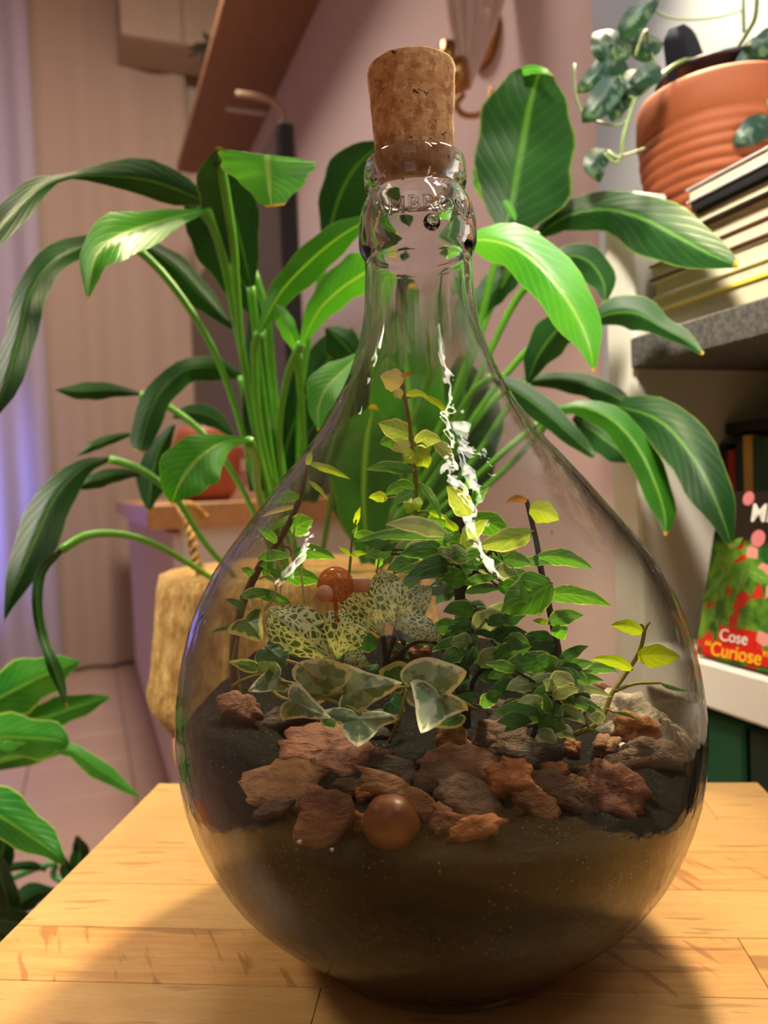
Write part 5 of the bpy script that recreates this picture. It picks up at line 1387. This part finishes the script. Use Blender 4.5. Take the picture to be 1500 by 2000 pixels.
# nerve plant --------------------------------------------------------
fi = thing('nerve_plant', P(745, 1290, .38), 'nerve plant with white netted leaves behind the ivy', 'plant', 'plants inside the bottle')
for i, (pts, al, ar) in enumerate([
  ([(662,1290,.372,4,4),(625,1270,.366,22,50),(585,1240,.36,44,60),(548,1210,.362,40,36),(524,1188,.366,6,4)], 30, -30),
  ([(658,1288,.372,4,4),(662,1258,.366,36,40),(672,1225,.362,44,46),(682,1200,.364,30,30),(684,1180,.366,3,3)], 20, -25),
  ([(748,1242,.362,4,4),(725,1205,.356,26,26),(700,1175,.352,32,30),(672,1150,.352,26,22),(648,1130,.354,4,4)], -30, 35),
  ([(774,1224,.372,4,4),(768,1195,.368,30,26),(758,1160,.366,40,34),(748,1130,.368,28,26),(745,1116,.37,4,4)], 20, -20),
  ([(775,1222,.370,4,4),(790,1195,.364,20,26),(812,1172,.362,28,32),(832,1155,.364,18,16),(840,1146,.366,3,3)], 20, -20),
  ([(772,1226,.366,4,4),(795,1220,.358,22,20),(822,1226,.354,24,26),(848,1240,.356,14,16),(860,1250,.358,2,2)], 25, -25),
  ([(720,1300,.37,3,3),(700,1290,.366,18,18),(680,1288,.364,18,16),(662,1292,.364,2,2)], 20, -20)]):
    ribbon('leaf', pts, FITTONIA, fi, al, ar, 16, 4, .07, .1, 20 + i)
for path in ([(750,1340,.372),(756,1290,.372),(768,1250,.372),(774,1224,.372)], [(750,1340,.372),(710,1320,.372),(670,1300,.372),(660,1288,.372)], [(752,1330,.372),(752,1280,.368),(748,1242,.362)], [(756,1300,.372),(800,1260,.37),(840,1250,.372),(880,1280,.376)], [(760,1310,.372),(790,1270,.374),(775,1226,.37)]):
    stalk('stem', path, .0013, STEM_D, fi, 14)
for i, (b, t, w) in enumerate([((790,1250),(850,1262),16), ((760,1250),(800,1290),14), ((735,1262),(690,1255),40), ((850,1255),(905,1290),16), ((740,1300),(715,1345),30)]):
    fleaf(fi, b, t, w, FIG_D, .375, .0, 4, 20, seed=i)
# little sprig
sprig('small_sprig', P(682, 1130, .385), 'tiny fig sprig with thin lime leaves left of the tall fig', 'plant',
  [([(678,1150,.385),(684,1100,.385),(688,1050,.385),(696,1015,.385)], (.0008, .0005)), ([(735,1120,.385),(740,1095,.385),(745,1075,.385)], .0005)],
  [((694,1025),(704,990),12,'y',1), ((684,1085),(660,1068),9,'y',2), ((685,1085),(718,1082),12,'y',3), ((738,1108),(750,1082),14,'b',2), ((688,1050),(700,1025),8,'b',1), ((690,1045),(760,1062),20,'b',6)], STEM_T)
# amber ornament behind the leaves
n = NT('amber_glass'); _lw = n.n('ShaderNodeLayerWeight'); _lw.inputs[0].default_value = .35
_tr = n.n('ShaderNodeBsdfTransparent'); n.l(n.mix(_lw.outputs['Facing'], (.95, .72, .52), (.75, .34, .16)), _tr.inputs[0])
AMB = n.done(n.mixsh(.45, _tr.outputs[0], n.principled(srgb(206, 120, 72), .05, None)))
am = thing('amber_ornament', P(652, 1182, .345), 'small amber glass ball ornament with round peach end above the nerve plant', 'ornament')
m = MB(); m.ball(P(655, 1142, .338), px_size(36, .338), None, None, 4); m.build('glass_ball', AMB, am, True)
PEACH = plain('peach_disc', srgb(222, 160, 134), .4, .08, 500, .3)
q = P(634, 1160, .327); r_ = px_size(17, .327)
m = MB(); m.lathe([(r_ * .92, 0), (r_, .001), (r_, .006)], q, 28, (CAM - q).normalized() * -1, UP); m.build('round_end', PEACH, am, True)
m = MB(); q = P(702, 1142, .340); m.box(q, RT * .0046, UP * .0033, _fw * .0026, .001); m.build('peach_tab', PEACH, am, True)
m = MB(); m.tube([P(655, 1172, .340), P(657, 1215, .366)], .0010, 8); m.build('stem_rod', AMB, am, True)
# condensation drops inside the glass
n = NT('water_drop'); _lw = n.n('ShaderNodeLayerWeight'); _lw.inputs[0].default_value = .5
_tr = n.n('ShaderNodeBsdfTransparent'); n.l(n.mix(_lw.outputs['Facing'], (.95, .97, .95), (.35, .38, .33)), _tr.inputs[0]); _g = n.n('ShaderNodeBsdfGlossy'); _g.inputs['Roughness'].default_value = .02
DROP = n.done(n.mixsh(.12, _tr.outputs[0], _g.outputs[0]))
drops = [((756,975),6,'largest water drop hanging from a lime leaf tip left of the fig stem'), ((839,887),4,'water drop under the drooping pale leaf'), ((877,915),4,'water drop at the tip of the drooping pale leaf'), ((900,978),6,'water drop on the pale leaf by the bright streak'), ((818,942),3,'tiny drop on the fig stem'), ((1078,1040),3,'tiny drop below the round lime leaf'), ((612,1484),5,'single drop low on the glass above the bark')]
for (x, y), r, lb_ in drops:
    m = MB(); dd = .372 if y < 1400 else .29; m.ball(P(x, y, dd), px_size(r, dd), None, px_size(r * 1.1, dd), 2); tag(m.build('water_drop', DROP, smooth=True), lb_, 'water drop', 'water drops in the bottle')
